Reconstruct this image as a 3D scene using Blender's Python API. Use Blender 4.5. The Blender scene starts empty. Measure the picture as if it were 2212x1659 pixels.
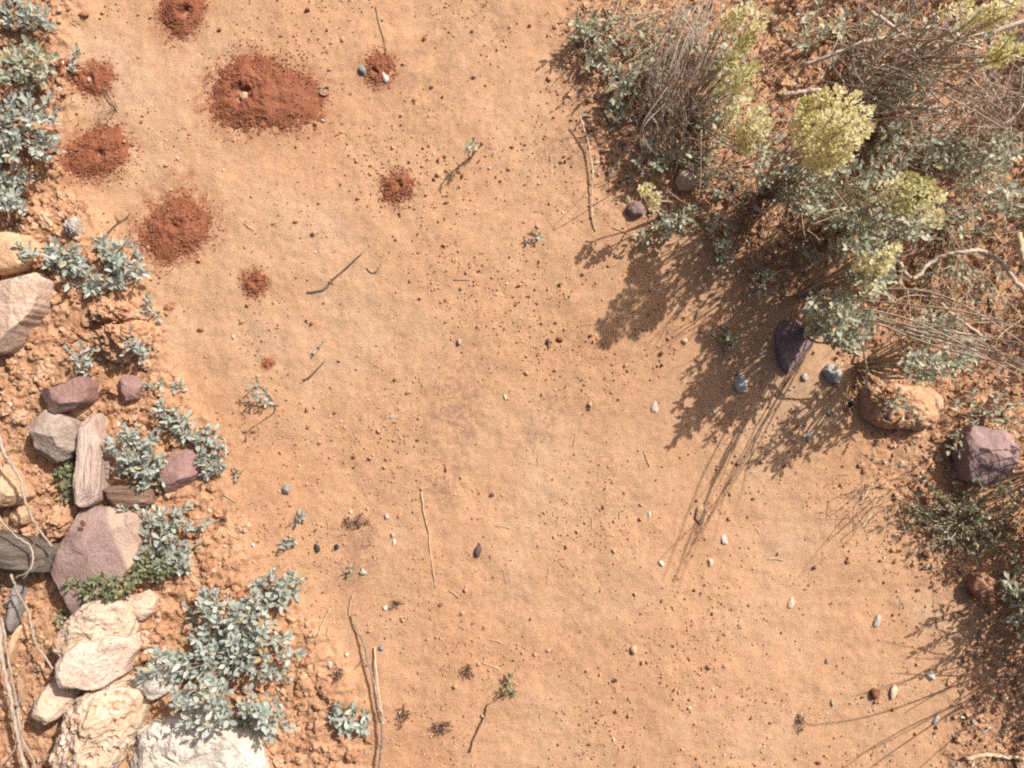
import bpy, bmesh, math, random
import numpy as np
from mathutils import Vector, Matrix, Quaternion

# ------------------------------------------------------------------ camera, sky, sun, exposure
sc = bpy.context.scene
COL = sc.collection
H = 1.25            # camera height above the path (m)
S = 1382.5          # ground units: 1 m = 1382.5 map units (map is 2212 x 1659)
cam_d = bpy.data.cameras.new('camera')
cam_d.sensor_width = 36.0
cam_d.lens = 36.0 * H / 1.6
cam_d.clip_start = 0.02
cam_d.clip_end = 500.0
cam = bpy.data.objects.new('camera', cam_d)
cam.location = (0, 0, H)
cam.rotation_euler = (0, 0, 0)
COL.objects.link(cam)
sc.camera = cam

SUN_AZ = math.atan2(0.72, 0.69)
SUN_EL = math.radians(42.0)
w = bpy.data.worlds.new('World')
sc.world = w
w.use_nodes = True
nt = w.node_tree
nt.nodes.clear()
wo = nt.nodes.new('ShaderNodeOutputWorld')
bg = nt.nodes.new('ShaderNodeBackground')
sky = nt.nodes.new('ShaderNodeTexSky')
sky.sky_type = 'NISHITA'
sky.sun_disc = False
sky.sun_elevation = SUN_EL
sky.sun_rotation = SUN_AZ
sky.dust_density = 6.0
sky.air_density = 0.6
sky.ozone_density = 0.6
bg.inputs[1].default_value = 0.088
nt.links.new(sky.outputs[0], bg.inputs[0])
nt.links.new(bg.outputs[0], wo.inputs[0])

sun_d = bpy.data.lights.new('sun', 'SUN')
sun_d.energy = 4.7
sun_d.angle = math.radians(0.53)
sun_d.color = (1.0, 0.95, 0.88)
sun = bpy.data.objects.new('sun', sun_d)
sdir = Vector((-math.sin(SUN_AZ) * math.cos(SUN_EL), -math.cos(SUN_AZ) * math.cos(SUN_EL), -math.sin(SUN_EL)))
sun.rotation_euler = sdir.to_track_quat('-Z', 'Y').to_euler()
sun.location = (2, 2, 3)
COL.objects.link(sun)

sc.view_settings.view_transform = 'Standard'
sc.view_settings.look = 'None'
sc.view_settings.exposure = 0.36
sc.view_settings.gamma = 1.0
sc.view_settings.use_curve_mapping = False
sc.render.engine = 'CYCLES'
sc.cycles.use_denoising = False
sc.cycles.max_bounces = 6
sc.cycles.filter_width = 2.1

# ------------------------------------------------------------------ helpers
def W(px, py, z=0.0):
    """ground map coordinates -> metres, for a point that stands z above the path"""
    f = (H - z) / H
    return np.array(((px - 1106) / S * f, (829.5 - py) / S * f, z))

def _h(ix, iy, iz, seed):
    with np.errstate(over='ignore'):
        a = (ix.astype(np.int64) * 374761393 + iy.astype(np.int64) * 668265263 + iz.astype(np.int64) * 2147483647 + seed * 1274126177) & 0xFFFFFFFF
        a = ((a ^ (a >> 13)) * 1274126177) & 0xFFFFFFFF
        a = ((a ^ (a >> 16)) * 2246822519) & 0xFFFFFFFF
        a = a ^ (a >> 15)
    return a

def n2(x, y, seed=0):
    """gradient noise, about -1..1"""
    x = np.asarray(x, float); y = np.asarray(y, float)
    xi = np.floor(x); yi = np.floor(y)
    fx = x - xi; fy = y - yi
    u = fx * fx * fx * (fx * (fx * 6 - 15) + 10); v = fy * fy * fy * (fy * (fy * 6 - 15) + 10)
    z0 = np.zeros_like(xi)
    def g(dx, dy):
        a = _h(xi + dx, yi + dy, z0, seed) * (2 * math.pi / 4294967296.0)
        return np.cos(a) * (fx - dx) + np.sin(a) * (fy - dy)
    a = g(0, 0) * (1 - u) + g(1, 0) * u
    b = g(0, 1) * (1 - u) + g(1, 1) * u
    return (a * (1 - v) + b * v) * 1.5

def f2(x, y, f, octv, seed=0, gain=0.5):
    r = 0; a = 1.0
    for o in range(octv):
        r = r + a * n2(x * f + o * 17.3, y * f - o * 9.1, seed + o * 31)
        f *= 2.03; a *= gain
    return r

def n3(p, seed=0):
    x, y, z = p[:, 0], p[:, 1], p[:, 2]
    xi = np.floor(x); yi = np.floor(y); zi = np.floor(z)
    fx, fy, fz = x - xi, y - yi, z - zi
    s = lambda t: t * t * t * (t * (t * 6 - 15) + 10)
    u, v, k = s(fx), s(fy), s(fz)
    def g(a, b, c): return _h(xi + a, yi + b, zi + c, seed) / 2147483648.0 - 1.0
    def l(a, b, t): return a * (1 - t) + b * t
    return l(l(l(g(0,0,0), g(1,0,0), u), l(g(0,1,0), g(1,1,0), u), v), l(l(g(0,0,1), g(1,0,1), u), l(g(0,1,1), g(1,1,1), u), v), k)

def f3(p, f, octv, seed=0, gain=0.5):
    r = 0; a = 1.0
    for o in range(octv):
        r = r + a * n3(p * f + o * 13.7, seed + o * 57)
        f *= 2.07; a *= gain
    return r

def sstep(t):
    t = np.clip(t, 0, 1)
    return t * t * (3 - 2 * t)

LEFT_Y = [-400, 0, 100, 250, 420, 500, 560, 700, 850, 950, 1100, 1250, 1400, 1659, 2100]
LEFT_X = [150, 170, 150, 150, 130, 200, 290, 340, 400, 470, 470, 590, 700, 800, 900]
RIGHT_Y = [-400, 0, 100, 250, 400, 520, 620, 720, 1000, 1150, 1300, 1450, 1659, 2100]
RIGHT_X = [1150, 1190, 1210, 1260, 1330, 1500, 1680, 1830, 1870, 1980, 2060, 2090, 2050, 2000]

def zones(x, y):
    px = np.asarray(x) * S + 1106; py = 829.5 - np.asarray(y) * S
    wob = 45 * n2(np.asarray(x) * 9, np.asarray(y) * 9, 5)
    L = sstep((np.interp(py, LEFT_Y, LEFT_X) - px + wob) / 110 + 0.5)
    R = sstep((px - np.interp(py, RIGHT_Y, RIGHT_X) + wob) / 130 + 0.5)
    return L, R

def gh(x, y):
    """height of the ground"""
    x = np.asarray(x, float); y = np.asarray(y, float)
    L, R = zones(x, y)
    rough = np.maximum(L, 0.75 * R)
    h = 0.007 * f2(x, y, 2.2, 2, 1)
    h = h + 0.0021 * f2(x, y, 16, 3, 2) * (1 + 0.8 * rough)
    h = h + 0.00062 * f2(x, y, 95, 3, 3, 0.7) * (0.75 + 1.4 * rough)
    ur = x * 0.8 + y * 0.6; vr = -x * 0.6 + y * 0.8
    h = h + 0.0016 * (1 - rough) * (f2(ur * 0.35, vr, 26, 2, 77) * (0.6 + 0.8 * n2(x * 3, y * 3, 78)))
    b = 1 - np.abs(f2(x, y, 26, 4, 9, 0.6))
    c = np.clip(f2(x, y, 48, 3, 19, 0.6), -0.15, 0.6)
    h = h + L * (0.010 + 0.0085 * (b - 0.5) + 0.0065 * c) + R * (0.0045 * (b - 0.5) + 0.004 * c)
    return h

_G = {}
def gs(x, y):
    """height of the ground at one point, read from the ground mesh"""
    if 'z' not in _G or abs(x) > 0.9 or abs(y) > 0.7: return float(gh(x, y))
    fx = (x + 0.92) / 0.0023; fy = (y + 0.71) / 0.0023
    i, j = int(fx), int(fy); u, v = fx - i, fy - j
    z = _G['z']; i += _G['ox']; j += _G['oy']
    return float((z[j, i] * (1 - u) + z[j, i + 1] * u) * (1 - v) + (z[j + 1, i] * (1 - u) + z[j + 1, i + 1] * u) * v)

def gz(px, py):
    x, y, _ = W(px, py)
    return gs(x, y)

def link(name, data, parent=None):
    o = bpy.data.objects.new(name, data)
    COL.objects.link(o)
    if parent is not None:
        o.parent = parent
    return o

def mk_mesh(name, V, F, mat=None, smooth=True):
    V = np.asarray(V, np.float32); F = np.asarray(F, np.int32)
    me = bpy.data.meshes.new(name)
    n, k = F.shape
    me.vertices.add(len(V)); me.vertices.foreach_set('co', V.ravel())
    me.loops.add(n * k); me.loops.foreach_set('vertex_index', F.ravel())
    me.polygons.add(n)
    me.polygons.foreach_set('loop_start', np.arange(0, n * k, k, dtype=np.int32))
    me.polygons.foreach_set('use_smooth', np.full(n, smooth, dtype=bool))
    me.update(calc_edges=True)
    me.validate()
    if mat: me.materials.append(mat)
    return me

def tag(o, label=None, cat=None, group=None, kind=None):
    if label: o['label'] = label
    if cat: o['category'] = cat
    if group: o['group'] = group
    if kind: o['kind'] = kind
    return o

def empty(name, loc):
    o = bpy.data.objects.new(name, None)
    o.empty_display_size = 0.02
    o.location = loc
    COL.objects.link(o)
    return o

class MB:
    """collects triangles"""
    def __init__(s): s.V = []; s.F = []; s.n = 0
    def add(s, V, F):
        s.V.append(np.asarray(V, float)); s.F.append(np.asarray(F, int) + s.n); s.n += len(V)
    def mesh(s, name, mat, smooth=True, origin=(0, 0, 0)):
        return mk_mesh(name, np.concatenate(s.V) - np.array(origin), np.concatenate(s.F), mat, smooth)

def ico(sub):
    bm = bmesh.new()
    bmesh.ops.create_icosphere(bm, subdivisions=sub, radius=1.0)
    bm.verts.ensure_lookup_table()
    V = np.array([v.co[:] for v in bm.verts]); F = np.array([[v.index for v in f.verts] for f in bm.faces])
    bm.free()
    return V, F
ICO = {k: ico(k) for k in (1, 2, 3, 4)}

def catmull(P, n):
    P = np.asarray(P, float)
    P = np.vstack([2 * P[0] - P[1], P, 2 * P[-1] - P[-2]])
    out = []
    for i in range(1, len(P) - 2):
        t = np.linspace(0, 1, n, endpoint=False)[:, None]
        a, b, c, d = P[i - 1], P[i], P[i + 1], P[i + 2]
        out.append(0.5 * ((2 * b) + (-a + c) * t + (2 * a - 5 * b + 4 * c - d) * t * t + (-a + 3 * b - 3 * c + d) * t ** 3))
    out.append(P[-2][None])
    return np.vstack(out)

def tube(P, r0, r1, sides=5, knob=0.0, rng=None):
    P = np.asarray(P, float); n = len(P)
    T = np.gradient(P, axis=0)
    T /= np.linalg.norm(T, axis=1)[:, None] + 1e-9
    up = np.array((0.31, 0.2, 0.93))
    A = np.cross(T, up); A /= np.linalg.norm(A, axis=1)[:, None] + 1e-9
    B = np.cross(T, A)
    r = np.linspace(r0, r1, n)
    if knob and rng is not None:
        r = r * (1 + knob * rng.normal(size=n))
    th = np.arange(sides) * 2 * math.pi / sides
    V = P[:, None, :] + r[:, None, None] * (np.cos(th)[None, :, None] * A[:, None, :] + np.sin(th)[None, :, None] * B[:, None, :])
    V = V.reshape(-1, 3)
    F = []
    for i in range(n - 1):
        for j in range(sides):
            a = i * sides + j; b = i * sides + (j + 1) % sides
            F.append((a, b, b + sides)); F.append((a, b + sides, a + sides))
    c0 = len(V); V = np.vstack([V, P[0], P[-1]])
    for j in range(sides):
        F.append((c0, (j + 1) % sides, j))
        F.append((c0 + 1, (n - 1) * sides + j, (n - 1) * sides + (j + 1) % sides))
    return V, np.array(F)

# ------------------------------------------------------------------ materials
def new_mat(name):
    m = bpy.data.materials.new(name)
    m.use_nodes = True
    t = m.node_tree
    b = t.nodes['Principled BSDF']
    b.inputs['Specular IOR Level'].default_value = 0.25
    return m, t, b

def node(t, typ, **kw):
    n = t.nodes.new(typ)
    for k, v in kw.items():
        if k in n.inputs.keys(): n.inputs[k].default_value = v
        else: setattr(n, k, v)
    return n

def ramp(t, fac, stops, interp='LINEAR'):
    r = t.nodes.new('ShaderNodeValToRGB')
    r.color_ramp.interpolation = interp
    e = r.color_ramp.elements
    while len(e) < len(stops): e.new(0.5)
    for k, (p, c) in enumerate(stops):
        e[k].position = p
        e[k].color = (c[0], c[1], c[2], 1) if not isinstance(c, (int, float)) else (c, c, c, 1)
    t.links.new(fac, r.inputs[0])
    return r.outputs[0]

def mixc(t, fac, a, b, mode='MIX'):
    m = t.nodes.new('ShaderNodeMix'); m.data_type = 'RGBA'; m.blend_type = mode
    for s, v in ((m.inputs['Factor'], fac), (m.inputs['A'], a), (m.inputs['B'], b)):
        if hasattr(v, 'links'): t.links.new(v, s)
        elif isinstance(v, (int, float)): s.default_value = v
        else: s.default_value = (v[0], v[1], v[2], 1)
    return m.outputs['Result']

def noise(t, vec, scale, detail=4, rough=0.55, dist=0.0):
    n = node(t, 'ShaderNodeTexNoise', Scale=scale, Detail=detail, Roughness=rough, Distortion=dist)
    t.links.new(vec, n.inputs['Vector'])
    return n.outputs['Fac']

def bump(t, b, hgt, strength, dist):
    bp = node(t, 'ShaderNodeBump', Strength=strength, Distance=dist)
    t.links.new(hgt, bp.inputs['Height'])
    t.links.new(bp.outputs[0], b.inputs['Normal'])

def mat_rock(name, c1, c2, c3, scale=18, fine=140, spots=None, rough=0.9, bs=0.6, stretch=None, band=None):
    m, t, b = new_mat(name)
    tc = t.nodes.new('ShaderNodeTexCoord')
    vec = tc.outputs['Object']
    if stretch:
        mp = node(t, 'ShaderNodeMapping'); mp.inputs['Scale'].default_value = stretch[:3]
        if len(stretch) > 3: mp.inputs['Rotation'].default_value = (0, 0, stretch[3])
        t.links.new(vec, mp.inputs['Vector']); vec = mp.outputs[0]
    big = noise(t, vec, scale, 6, 0.6, 0.4)
    fin = noise(t, vec, fine, 5, 0.65)
    col = ramp(t, big, [(0.30, c1), (0.5, c2), (0.70, c3)])
    col = mixc(t, 1.0, col, ramp(t, fin, [(0.25, 0.62), (0.5, 1.0), (0.78, 1.22)]), 'MULTIPLY')
    if spots:
        sp = noise(t, vec, spots[1], 6, 0.7)
        col = mixc(t, ramp(t, sp, [(spots[2], 0.0), (spots[2] + 0.07, 1.0)]), col, spots[0])
    if band:
        nx_, ny_, o0, o1, bc, cr = band
        dp = node(t, 'ShaderNodeVectorMath', operation='DOT_PRODUCT'); dp.inputs[1].default_value = (nx_, ny_, 0)
        t.links.new(tc.outputs['Object'], dp.inputs[0])
        wv = node(t, 'ShaderNodeMath', operation='MULTIPLY_ADD'); t.links.new(big, wv.inputs[0]); wv.inputs[1].default_value = 0.02; t.links.new(dp.outputs['Value'], wv.inputs[2])
        mr = node(t, 'ShaderNodeMapRange'); t.links.new(wv.outputs[0], mr.inputs['Value'])
        mr.inputs['From Min'].default_value = o0; mr.inputs['From Max'].default_value = o1
        col = mixc(t, ramp(t, mr.outputs[0], [(0.0, 0.0), (0.12, 1.0), (0.45, 0.9), (0.52, 0.25), (0.6, 0.7), (1.0, 0.35)]), col, bc)
    t.links.new(col, b.inputs['Base Color'])
    b.inputs['Roughness'].default_value = rough
    hh = node(t, 'ShaderNodeMath', operation='ADD')
    t.links.new(big, hh.inputs[0]); t.links.new(fin, hh.inputs[1])
    bump(t, b, hh.outputs[0], bs, 0.004)
    return m

def mat_leaf(name, lo, mid, hi, trans=0.25, rough=0.7):
    m, t, b = new_mat(name)
    oi = t.nodes.new('ShaderNodeObjectInfo'); ge = t.nodes.new('ShaderNodeNewGeometry')
    ad = node(t, 'ShaderNodeMath', operation='ADD'); fr = node(t, 'ShaderNodeMath', operation='FRACT')
    t.links.new(oi.outputs['Random'], ad.inputs[0]); t.links.new(ge.outputs['Random Per Island'], ad.inputs[1])
    t.links.new(ad.outputs[0], fr.inputs[0])
    col = ramp(t, fr.outputs[0], [(0.0, lo), (0.5, mid), (1.0, hi)])
    tc = t.nodes.new('ShaderNodeTexCoord')
    nz = noise(t, tc.outputs['Object'], 260, 3)
    col = mixc(t, 1.0, col, ramp(t, nz, [(0.3, 0.84), (0.7, 1.12)]), 'MULTIPLY')
    t.links.new(col, b.inputs['Base Color'])
    b.inputs['Roughness'].default_value = rough
    tr = t.nodes.new('ShaderNodeBsdfTranslucent'); t.links.new(col, tr.inputs['Color'])
    mx = node(t, 'ShaderNodeMixShader'); mx.inputs[0].default_value = trans
    out = t.nodes['Material Output']
    t.links.new(b.outputs[0], mx.inputs[1]); t.links.new(tr.outputs[0], mx.inputs[2]); t.links.new(mx.outputs[0], out.inputs['Surface'])
    return m

def mat_island(name, stops, rough=0.95, fine=400, bs=0.4):
    m, t, b = new_mat(name)
    ge = t.nodes.new('ShaderNodeNewGeometry')
    col = ramp(t, ge.outputs['Random Per Island'], stops)
    tc = t.nodes.new('ShaderNodeTexCoord')
    fin = noise(t, tc.outputs['Object'], fine, 4, 0.6)
    col = mixc(t, 1.0, col, ramp(t, fin, [(0.3, 0.72), (0.7, 1.2)]), 'MULTIPLY')
    t.links.new(col, b.inputs['Base Color'])
    b.inputs['Roughness'].default_value = rough
    bump(t, b, fin, bs, 0.002)
    return m

def mat_ground():
    m, t, b = new_mat('sandy_soil')
    tc = t.nodes.new('ShaderNodeTexCoord'); vec = tc.outputs['Object']
    at = t.nodes.new('ShaderNodeAttribute'); at.attribute_name = 'soil'
    sp = t.nodes.new('ShaderNodeSeparateColor'); t.links.new(at.outputs['Color'], sp.inputs[0])
    n1 = noise(t, vec, 3.5, 5, 0.6, 0.3); nf = noise(t, vec, 520, 4, 0.7); nm = noise(t, vec, 70, 6, 0.65)
    base = ramp(t, n1, [(0.30, (0.490, 0.268, 0.150)), (0.5, (0.508, 0.298, 0.174)), (0.70, (0.515, 0.332, 0.210))])
    red = ramp(t, nm, [(0.30, (0.37, 0.19, 0.105)), (0.55, (0.455, 0.26, 0.153)), (0.75, (0.51, 0.325, 0.21))])
    col = mixc(t, sp.outputs[0], base, red)
    col = mixc(t, sp.outputs[1], col, (0.30, 0.172, 0.118))
    col = mixc(t, sp.outputs[2], col, (0.50, 0.335, 0.235))
    col = mixc(t, at.outputs['Alpha'], col, (0.285, 0.108, 0.058))
    col = mixc(t, 1.0, col, ramp(t, nm, [(0.28, 0.84), (0.5, 1.0), (0.75, 1.08)]), 'MULTIPLY')
    col = mixc(t, 1.0, col, ramp(t, nf, [(0.25, 0.72), (0.5, 1.0), (0.80, 1.18)]), 'MULTIPLY')
    ns = noise(t, vec, 330, 3, 0.6)
    col = mixc(t, 1.0, col, ramp(t, ns, [(0.30, 0.66), (0.42, 1.0), (0.62, 1.0), (0.72, 1.16)]), 'MULTIPLY')
    t.links.new(col, b.inputs['Base Color'])
    b.inputs['Roughness'].default_value = 1.0
    b.inputs['Specular IOR Level'].default_value = 0.05
    hh = node(t, 'ShaderNodeMath', operation='MULTIPLY_ADD')
    nb = noise(t, vec, 260, 6, 0.7)
    t.links.new(nb, hh.inputs[0]); hh.inputs[1].default_value = 1.0; t.links.new(nf, hh.inputs[2])
    bump(t, b, hh.outputs[0], 0.6, 0.0020)
    return m

M = {}
M['ground'] = mat_ground()
M['crumb'] = mat_island('soil_crumb', [(0.0, (0.25, 0.115, 0.062)), (0.22, (0.40, 0.215, 0.118)), (0.70, (0.50, 0.29, 0.165)), (0.955, (0.52, 0.32, 0.20)), (0.972, (0.62, 0.52, 0.42)), (1.0, (0.66, 0.58, 0.50))])
M['clod'] = mat_island('soil_clod', [(0.0, (0.34, 0.17, 0.092)), (0.5, (0.45, 0.25, 0.145)), (1.0, (0.53, 0.345, 0.225))], fine=220, bs=0.8)
M['mound'] = mat_rock('ant_soil', (0.235, 0.082, 0.042), (0.275, 0.100, 0.053), (0.320, 0.126, 0.070), 40, 420, None, 1.0, 0.8)
M['mound_grain'] = mat_island('ant_soil_grain', [(0.0, (0.21, 0.07, 0.036)), (0.5, (0.29, 0.105, 0.056)), (1.0, (0.40, 0.19, 0.105))])
M['salt'] = mat_leaf('saltbush_leaf', (0.335, 0.385, 0.338), (0.435, 0.478, 0.420), (0.55, 0.578, 0.51), 0.33)
M['salt_green'] = mat_leaf('greener_leaf', (0.31, 0.335, 0.23), (0.45, 0.47, 0.35), (0.61, 0.61, 0.48), 0.33)
M['olive'] = mat_leaf('olive_leaf', (0.13, 0.155, 0.075), (0.20, 0.225, 0.12), (0.32, 0.335, 0.19))
M['mat_green'] = mat_leaf('mat_leaf', (0.19, 0.205, 0.115), (0.31, 0.32, 0.20), (0.47, 0.47, 0.34), 0.3)
M['dead'] = mat_leaf('dead_leaf', (0.10, 0.05, 0.035), (0.19, 0.105, 0.07), (0.36, 0.23, 0.16), 0.15)
M['old'] = mat_leaf('old_leaf', (0.42, 0.27, 0.13), (0.50, 0.39, 0.22), (0.58, 0.50, 0.36))
M['bract'] = mat_leaf('yellow_bract', (0.74, 0.66, 0.32), (0.82, 0.76, 0.48), (0.86, 0.83, 0.62), 0.6)
M['bract_green'] = mat_leaf('yellow_green_bract', (0.50, 0.47, 0.19), (0.63, 0.59, 0.28), (0.76, 0.72, 0.44), 0.5)
M['stem'] = mat_rock('stem_bark', (0.30, 0.22, 0.14), (0.40, 0.31, 0.22), (0.48, 0.40, 0.30), 60, 300, None, 0.9, 0.3)
M['dry'] = mat_rock('dry_stem', (0.36, 0.27, 0.205), (0.48, 0.38, 0.30), (0.60, 0.50, 0.41), 30, 260, None, 0.85, 0.3)
M['straw'] = mat_rock('pale_straw', (0.46, 0.33, 0.20), (0.58, 0.44, 0.28), (0.68, 0.56, 0.40), 30, 260, None, 0.8, 0.3)
M['twigbrown'] = mat_rock('twig_brown', (0.16, 0.105, 0.08), (0.30, 0.22, 0.17), (0.46, 0.36, 0.285), 90, 320, None, 0.9, 0.7)
M['tanstraw'] = mat_rock('tan_straw', (0.42, 0.27, 0.16), (0.52, 0.35, 0.22), (0.60, 0.44, 0.30), 60, 260, None, 0.9, 0.4)
M['vine'] = mat_rock('grey_vine', (0.27, 0.205, 0.15), (0.36, 0.285, 0.22), (0.46, 0.38, 0.30), 30, 260, None, 0.8, 0.3)
M['darkstrand'] = mat_rock('dark_strand', (0.085, 0.05, 0.035), (0.14, 0.09, 0.065), (0.24, 0.17, 0.13), 40, 260, None, 0.9, 0.5)
M['litter'] = mat_island('leaf_litter', [(0.0, (0.20, 0.10, 0.06)), (0.35, (0.38, 0.21, 0.13)), (0.62, (0.48, 0.33, 0.22)), (0.8, (0.34, 0.35, 0.27)), (1.0, (0.55, 0.50, 0.40))])

# ------------------------------------------------------------------ ground
def axis(lo, hi, step):
    mid = np.arange(lo, hi + step / 2, step)
    ext = []; d = step; p = 0.0
    while p < 60:
        d *= 1.35; p += d; ext.append(p)
    ext = np.array(ext)
    return np.concatenate([(lo - ext)[::-1], mid, hi + ext])

gx = axis(-0.92, 0.92, 0.0023); gy = axis(-0.71, 0.71, 0.0023)
GX, GY = np.meshgrid(gx, gy)
GZ = gh(GX, GY)
far = sstep(np.maximum(np.abs(GX) - 0.90, np.abs(GY) - 0.69) / 0.10)
GZ = GZ * (1 - far) + far * 0.004 * f2(GX, GY, 0.7, 2, 90)
nxg, nyg = len(gx), len(gy)
_G.update(z=GZ, ox=int(np.argmin(np.abs(gx + 0.92))), oy=int(np.argmin(np.abs(gy + 0.71))))
V = np.stack([GX, GY, GZ], -1).reshape(-1, 3)
ii = (np.arange(nyg - 1)[:, None] * nxg + np.arange(nxg - 1)[None, :]).ravel()
F = np.stack([ii, ii + 1, ii + nxg + 1, ii + nxg], -1)
gme = mk_mesh('ground', V, F, M['ground'])
x, y = V[:, 0], V[:, 1]
PX = x * S + 1106; PY = 829.5 - y * S
L, R = zones(x, y)
red = np.clip(np.maximum(L * 0.95, R * 0.8) + 0.25 * f2(x, y, 14, 3, 40), 0, 1)
def blob(cx, cy, rx, ry, a=0.0):
    c, s = math.cos(a), math.sin(a)
    dx = (PX - cx) / 1.0; dy = (PY - cy) / 1.0
    u = (dx * c + dy * s) / rx; v = (-dx * s + dy * c) / ry
    return np.exp(-(u * u + v * v))
stain = (0.8 * blob(985, 870, 60, 120, 0.15) + 0.5 * blob(1180, 900, 40, 110, 0.6) + 0.55 * blob(930, 200, 90, 70, 0.5) + 0.45 * blob(1200, 330, 110, 60, -0.3)
         + 0.6 * blob(770, 1200, 45, 110, 0.2) + 0.35 * blob(960, 1050, 60, 50) + 0.4 * blob(1040, 60, 90, 50) + 0.3 * blob(1300, 1150, 30, 130))
stain = np.clip(stain * (0.55 + 1.0 * f2(x, y, 34, 2, 50, 0.65) + 1.3 * f2(x, y, 150, 2, 51)) , 0, 0.7)
pale = (0.7 * blob(600, 740, 90, 60) + 0.9 * blob(320, 150, 150, 110) + 0.5 * blob(690, 500, 90, 60) + 0.5 * blob(1700, 1180, 60, 40) + 0.4 * blob(1600, 1560, 160, 70) + 0.5 * blob(330, 380, 60, 40))
pale = np.clip(pale * (0.6 + 0.5 * f2(x, y, 10, 3, 60)), 0, 0.8) * (1 - red)
halo = np.zeros_like(red)
for (hx_, hy_, ra, rb, an) in [(545, 205, 130, 100, 0.0), (640, 215, 90, 80, 0.4), (392, 20, 60, 90, 0.5), (212, 332, 92, 74, -0.3), (204, 175, 56, 50, 0), (150, 150, 34, 26, 0), (382, 492, 104, 96, -0.4), (340, 440, 60, 50, 0), (860, 406, 48, 46, 0), (820, 150, 52, 46, 0), (552, 613, 38, 38, 0), (579, 786, 18, 18, 0), (400, 390, 60, 40, 0)]:
    halo = np.maximum(halo, (0.45 if hx_ in (340, 400) else 1.0) * np.clip(1.9 * blob(hx_, hy_, ra, rb, an) - 0.45, 0, 1))
halo = np.clip(halo * (0.65 + 1.1 * f2(x, y, 55, 4, 80, 0.7)), 0, 0.9)
rgba = np.stack([red, stain, pale, halo], -1).astype(np.float32)
ca = gme.color_attributes.new('soil', 'FLOAT_COLOR', 'POINT')
ca.data.foreach_set('color', rgba.ravel())
ground = link('ground', gme)
tag(ground, 'sandy orange desert soil of the path', None, None, 'structure')

# ------------------------------------------------------------------ scattered soil crumbs, clods, litter
rs = np.random.default_rng(11)

def scatter(n, rlo, rhi, weight, sub, seed, jit=0.25, flat=0.7, power=2.0, sink=0.25):
    r_ = np.random.default_rng(seed)
    xs = r_.uniform(-0.88, 0.88, n * 4); ys = r_.uniform(-0.68, 0.68, n * 4)
    keep = r_.uniform(size=n * 4) < weight(xs, ys)
    xs, ys = xs[keep][:n], ys[keep][:n]
    n = len(xs)
    r = rlo + (rhi - rlo) * r_.uniform(size=n) ** power
    B, Fb = ICO[sub]
    k = len(B)
    sc3 = np.stack([r_.uniform(0.75, 1.3, n), r_.uniform(0.75, 1.3, n), r_.uniform(flat * 0.75, flat * 1.25, n)], -1)
    VV = B[None] * (1 + jit * r_.normal(size=(n, k))[:, :, None] * (1 if sub == 1 else 0.35)) * (sc3 * r[:, None])[:, None, :]
    a = r_.uniform(0, 6.283, n); c, s = np.cos(a)[:, None], np.sin(a)[:, None]
    X = VV[..., 0] * c - VV[..., 1] * s; Y = VV[..., 0] * s + VV[..., 1] * c
    VV = np.stack([X, Y, VV[..., 2]], -1)
    if sub > 1:
        q = VV.reshape(-1, 3) + np.repeat(np.stack([xs, ys, xs * 0], -1) * 7, k, 0)
        d = f3(q, 1.0 / np.mean(r), 3, seed, 0.7)
        VV = VV * (1 + 0.42 * d.reshape(n, k)[..., None])
        VV[..., 2] *= 0.9
    z = gh(xs, ys)
    VV = VV + np.stack([xs, ys, z + r * flat * (1 - 2 * sink)], -1)[:, None, :]
    FF = Fb[None] + (np.arange(n) * k)[:, None, None]
    return VV.reshape(-1, 3), FF.reshape(-1, 3)

def w_path(x, y):
    L, R = zones(x, y)
    return np.clip(0.24 + 0.62 * f2(x, y, 5, 4, 70, 0.6) + 0.55 * L + 0.35 * R, 0.05, 1)
def w_left(x, y): return np.clip(zones(x, y)[0] ** 1.5, 0, 1)
def w_right(x, y): return np.clip(zones(x, y)[1] ** 1.5, 0, 1)

mb = MB()
mb.add(*scatter(17000, 0.0008, 0.0018, w_path, 1, 21, flat=0.9, sink=0.2))
mb.add(*scatter(4000, 0.0014, 0.0036, w_path, 1, 22, power=3.0, flat=0.9, sink=0.15))
tag(link('soil_crumbs', mb.mesh('soil_crumbs', M['crumb'], False)), 'fine crumbs of dry soil strewn over the sandy path', 'crumbs', None, 'stuff')
mb = MB()
mb.add(*scatter(3600, 0.0018, 0.0075, w_left, 2, 31, power=2.6))
mb.add(*scatter(170, 0.007, 0.016, w_left, 3, 32, power=1.8, sink=0.4))
mb.add(*scatter(2600, 0.0018, 0.0065, w_right, 2, 33, power=2.4))
tag(link('soil_clods', mb.mesh('soil_clods', M['clod'], False)), 'crumbly orange clods of soil along the rocky edge', 'clods', None, 'stuff')

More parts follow.
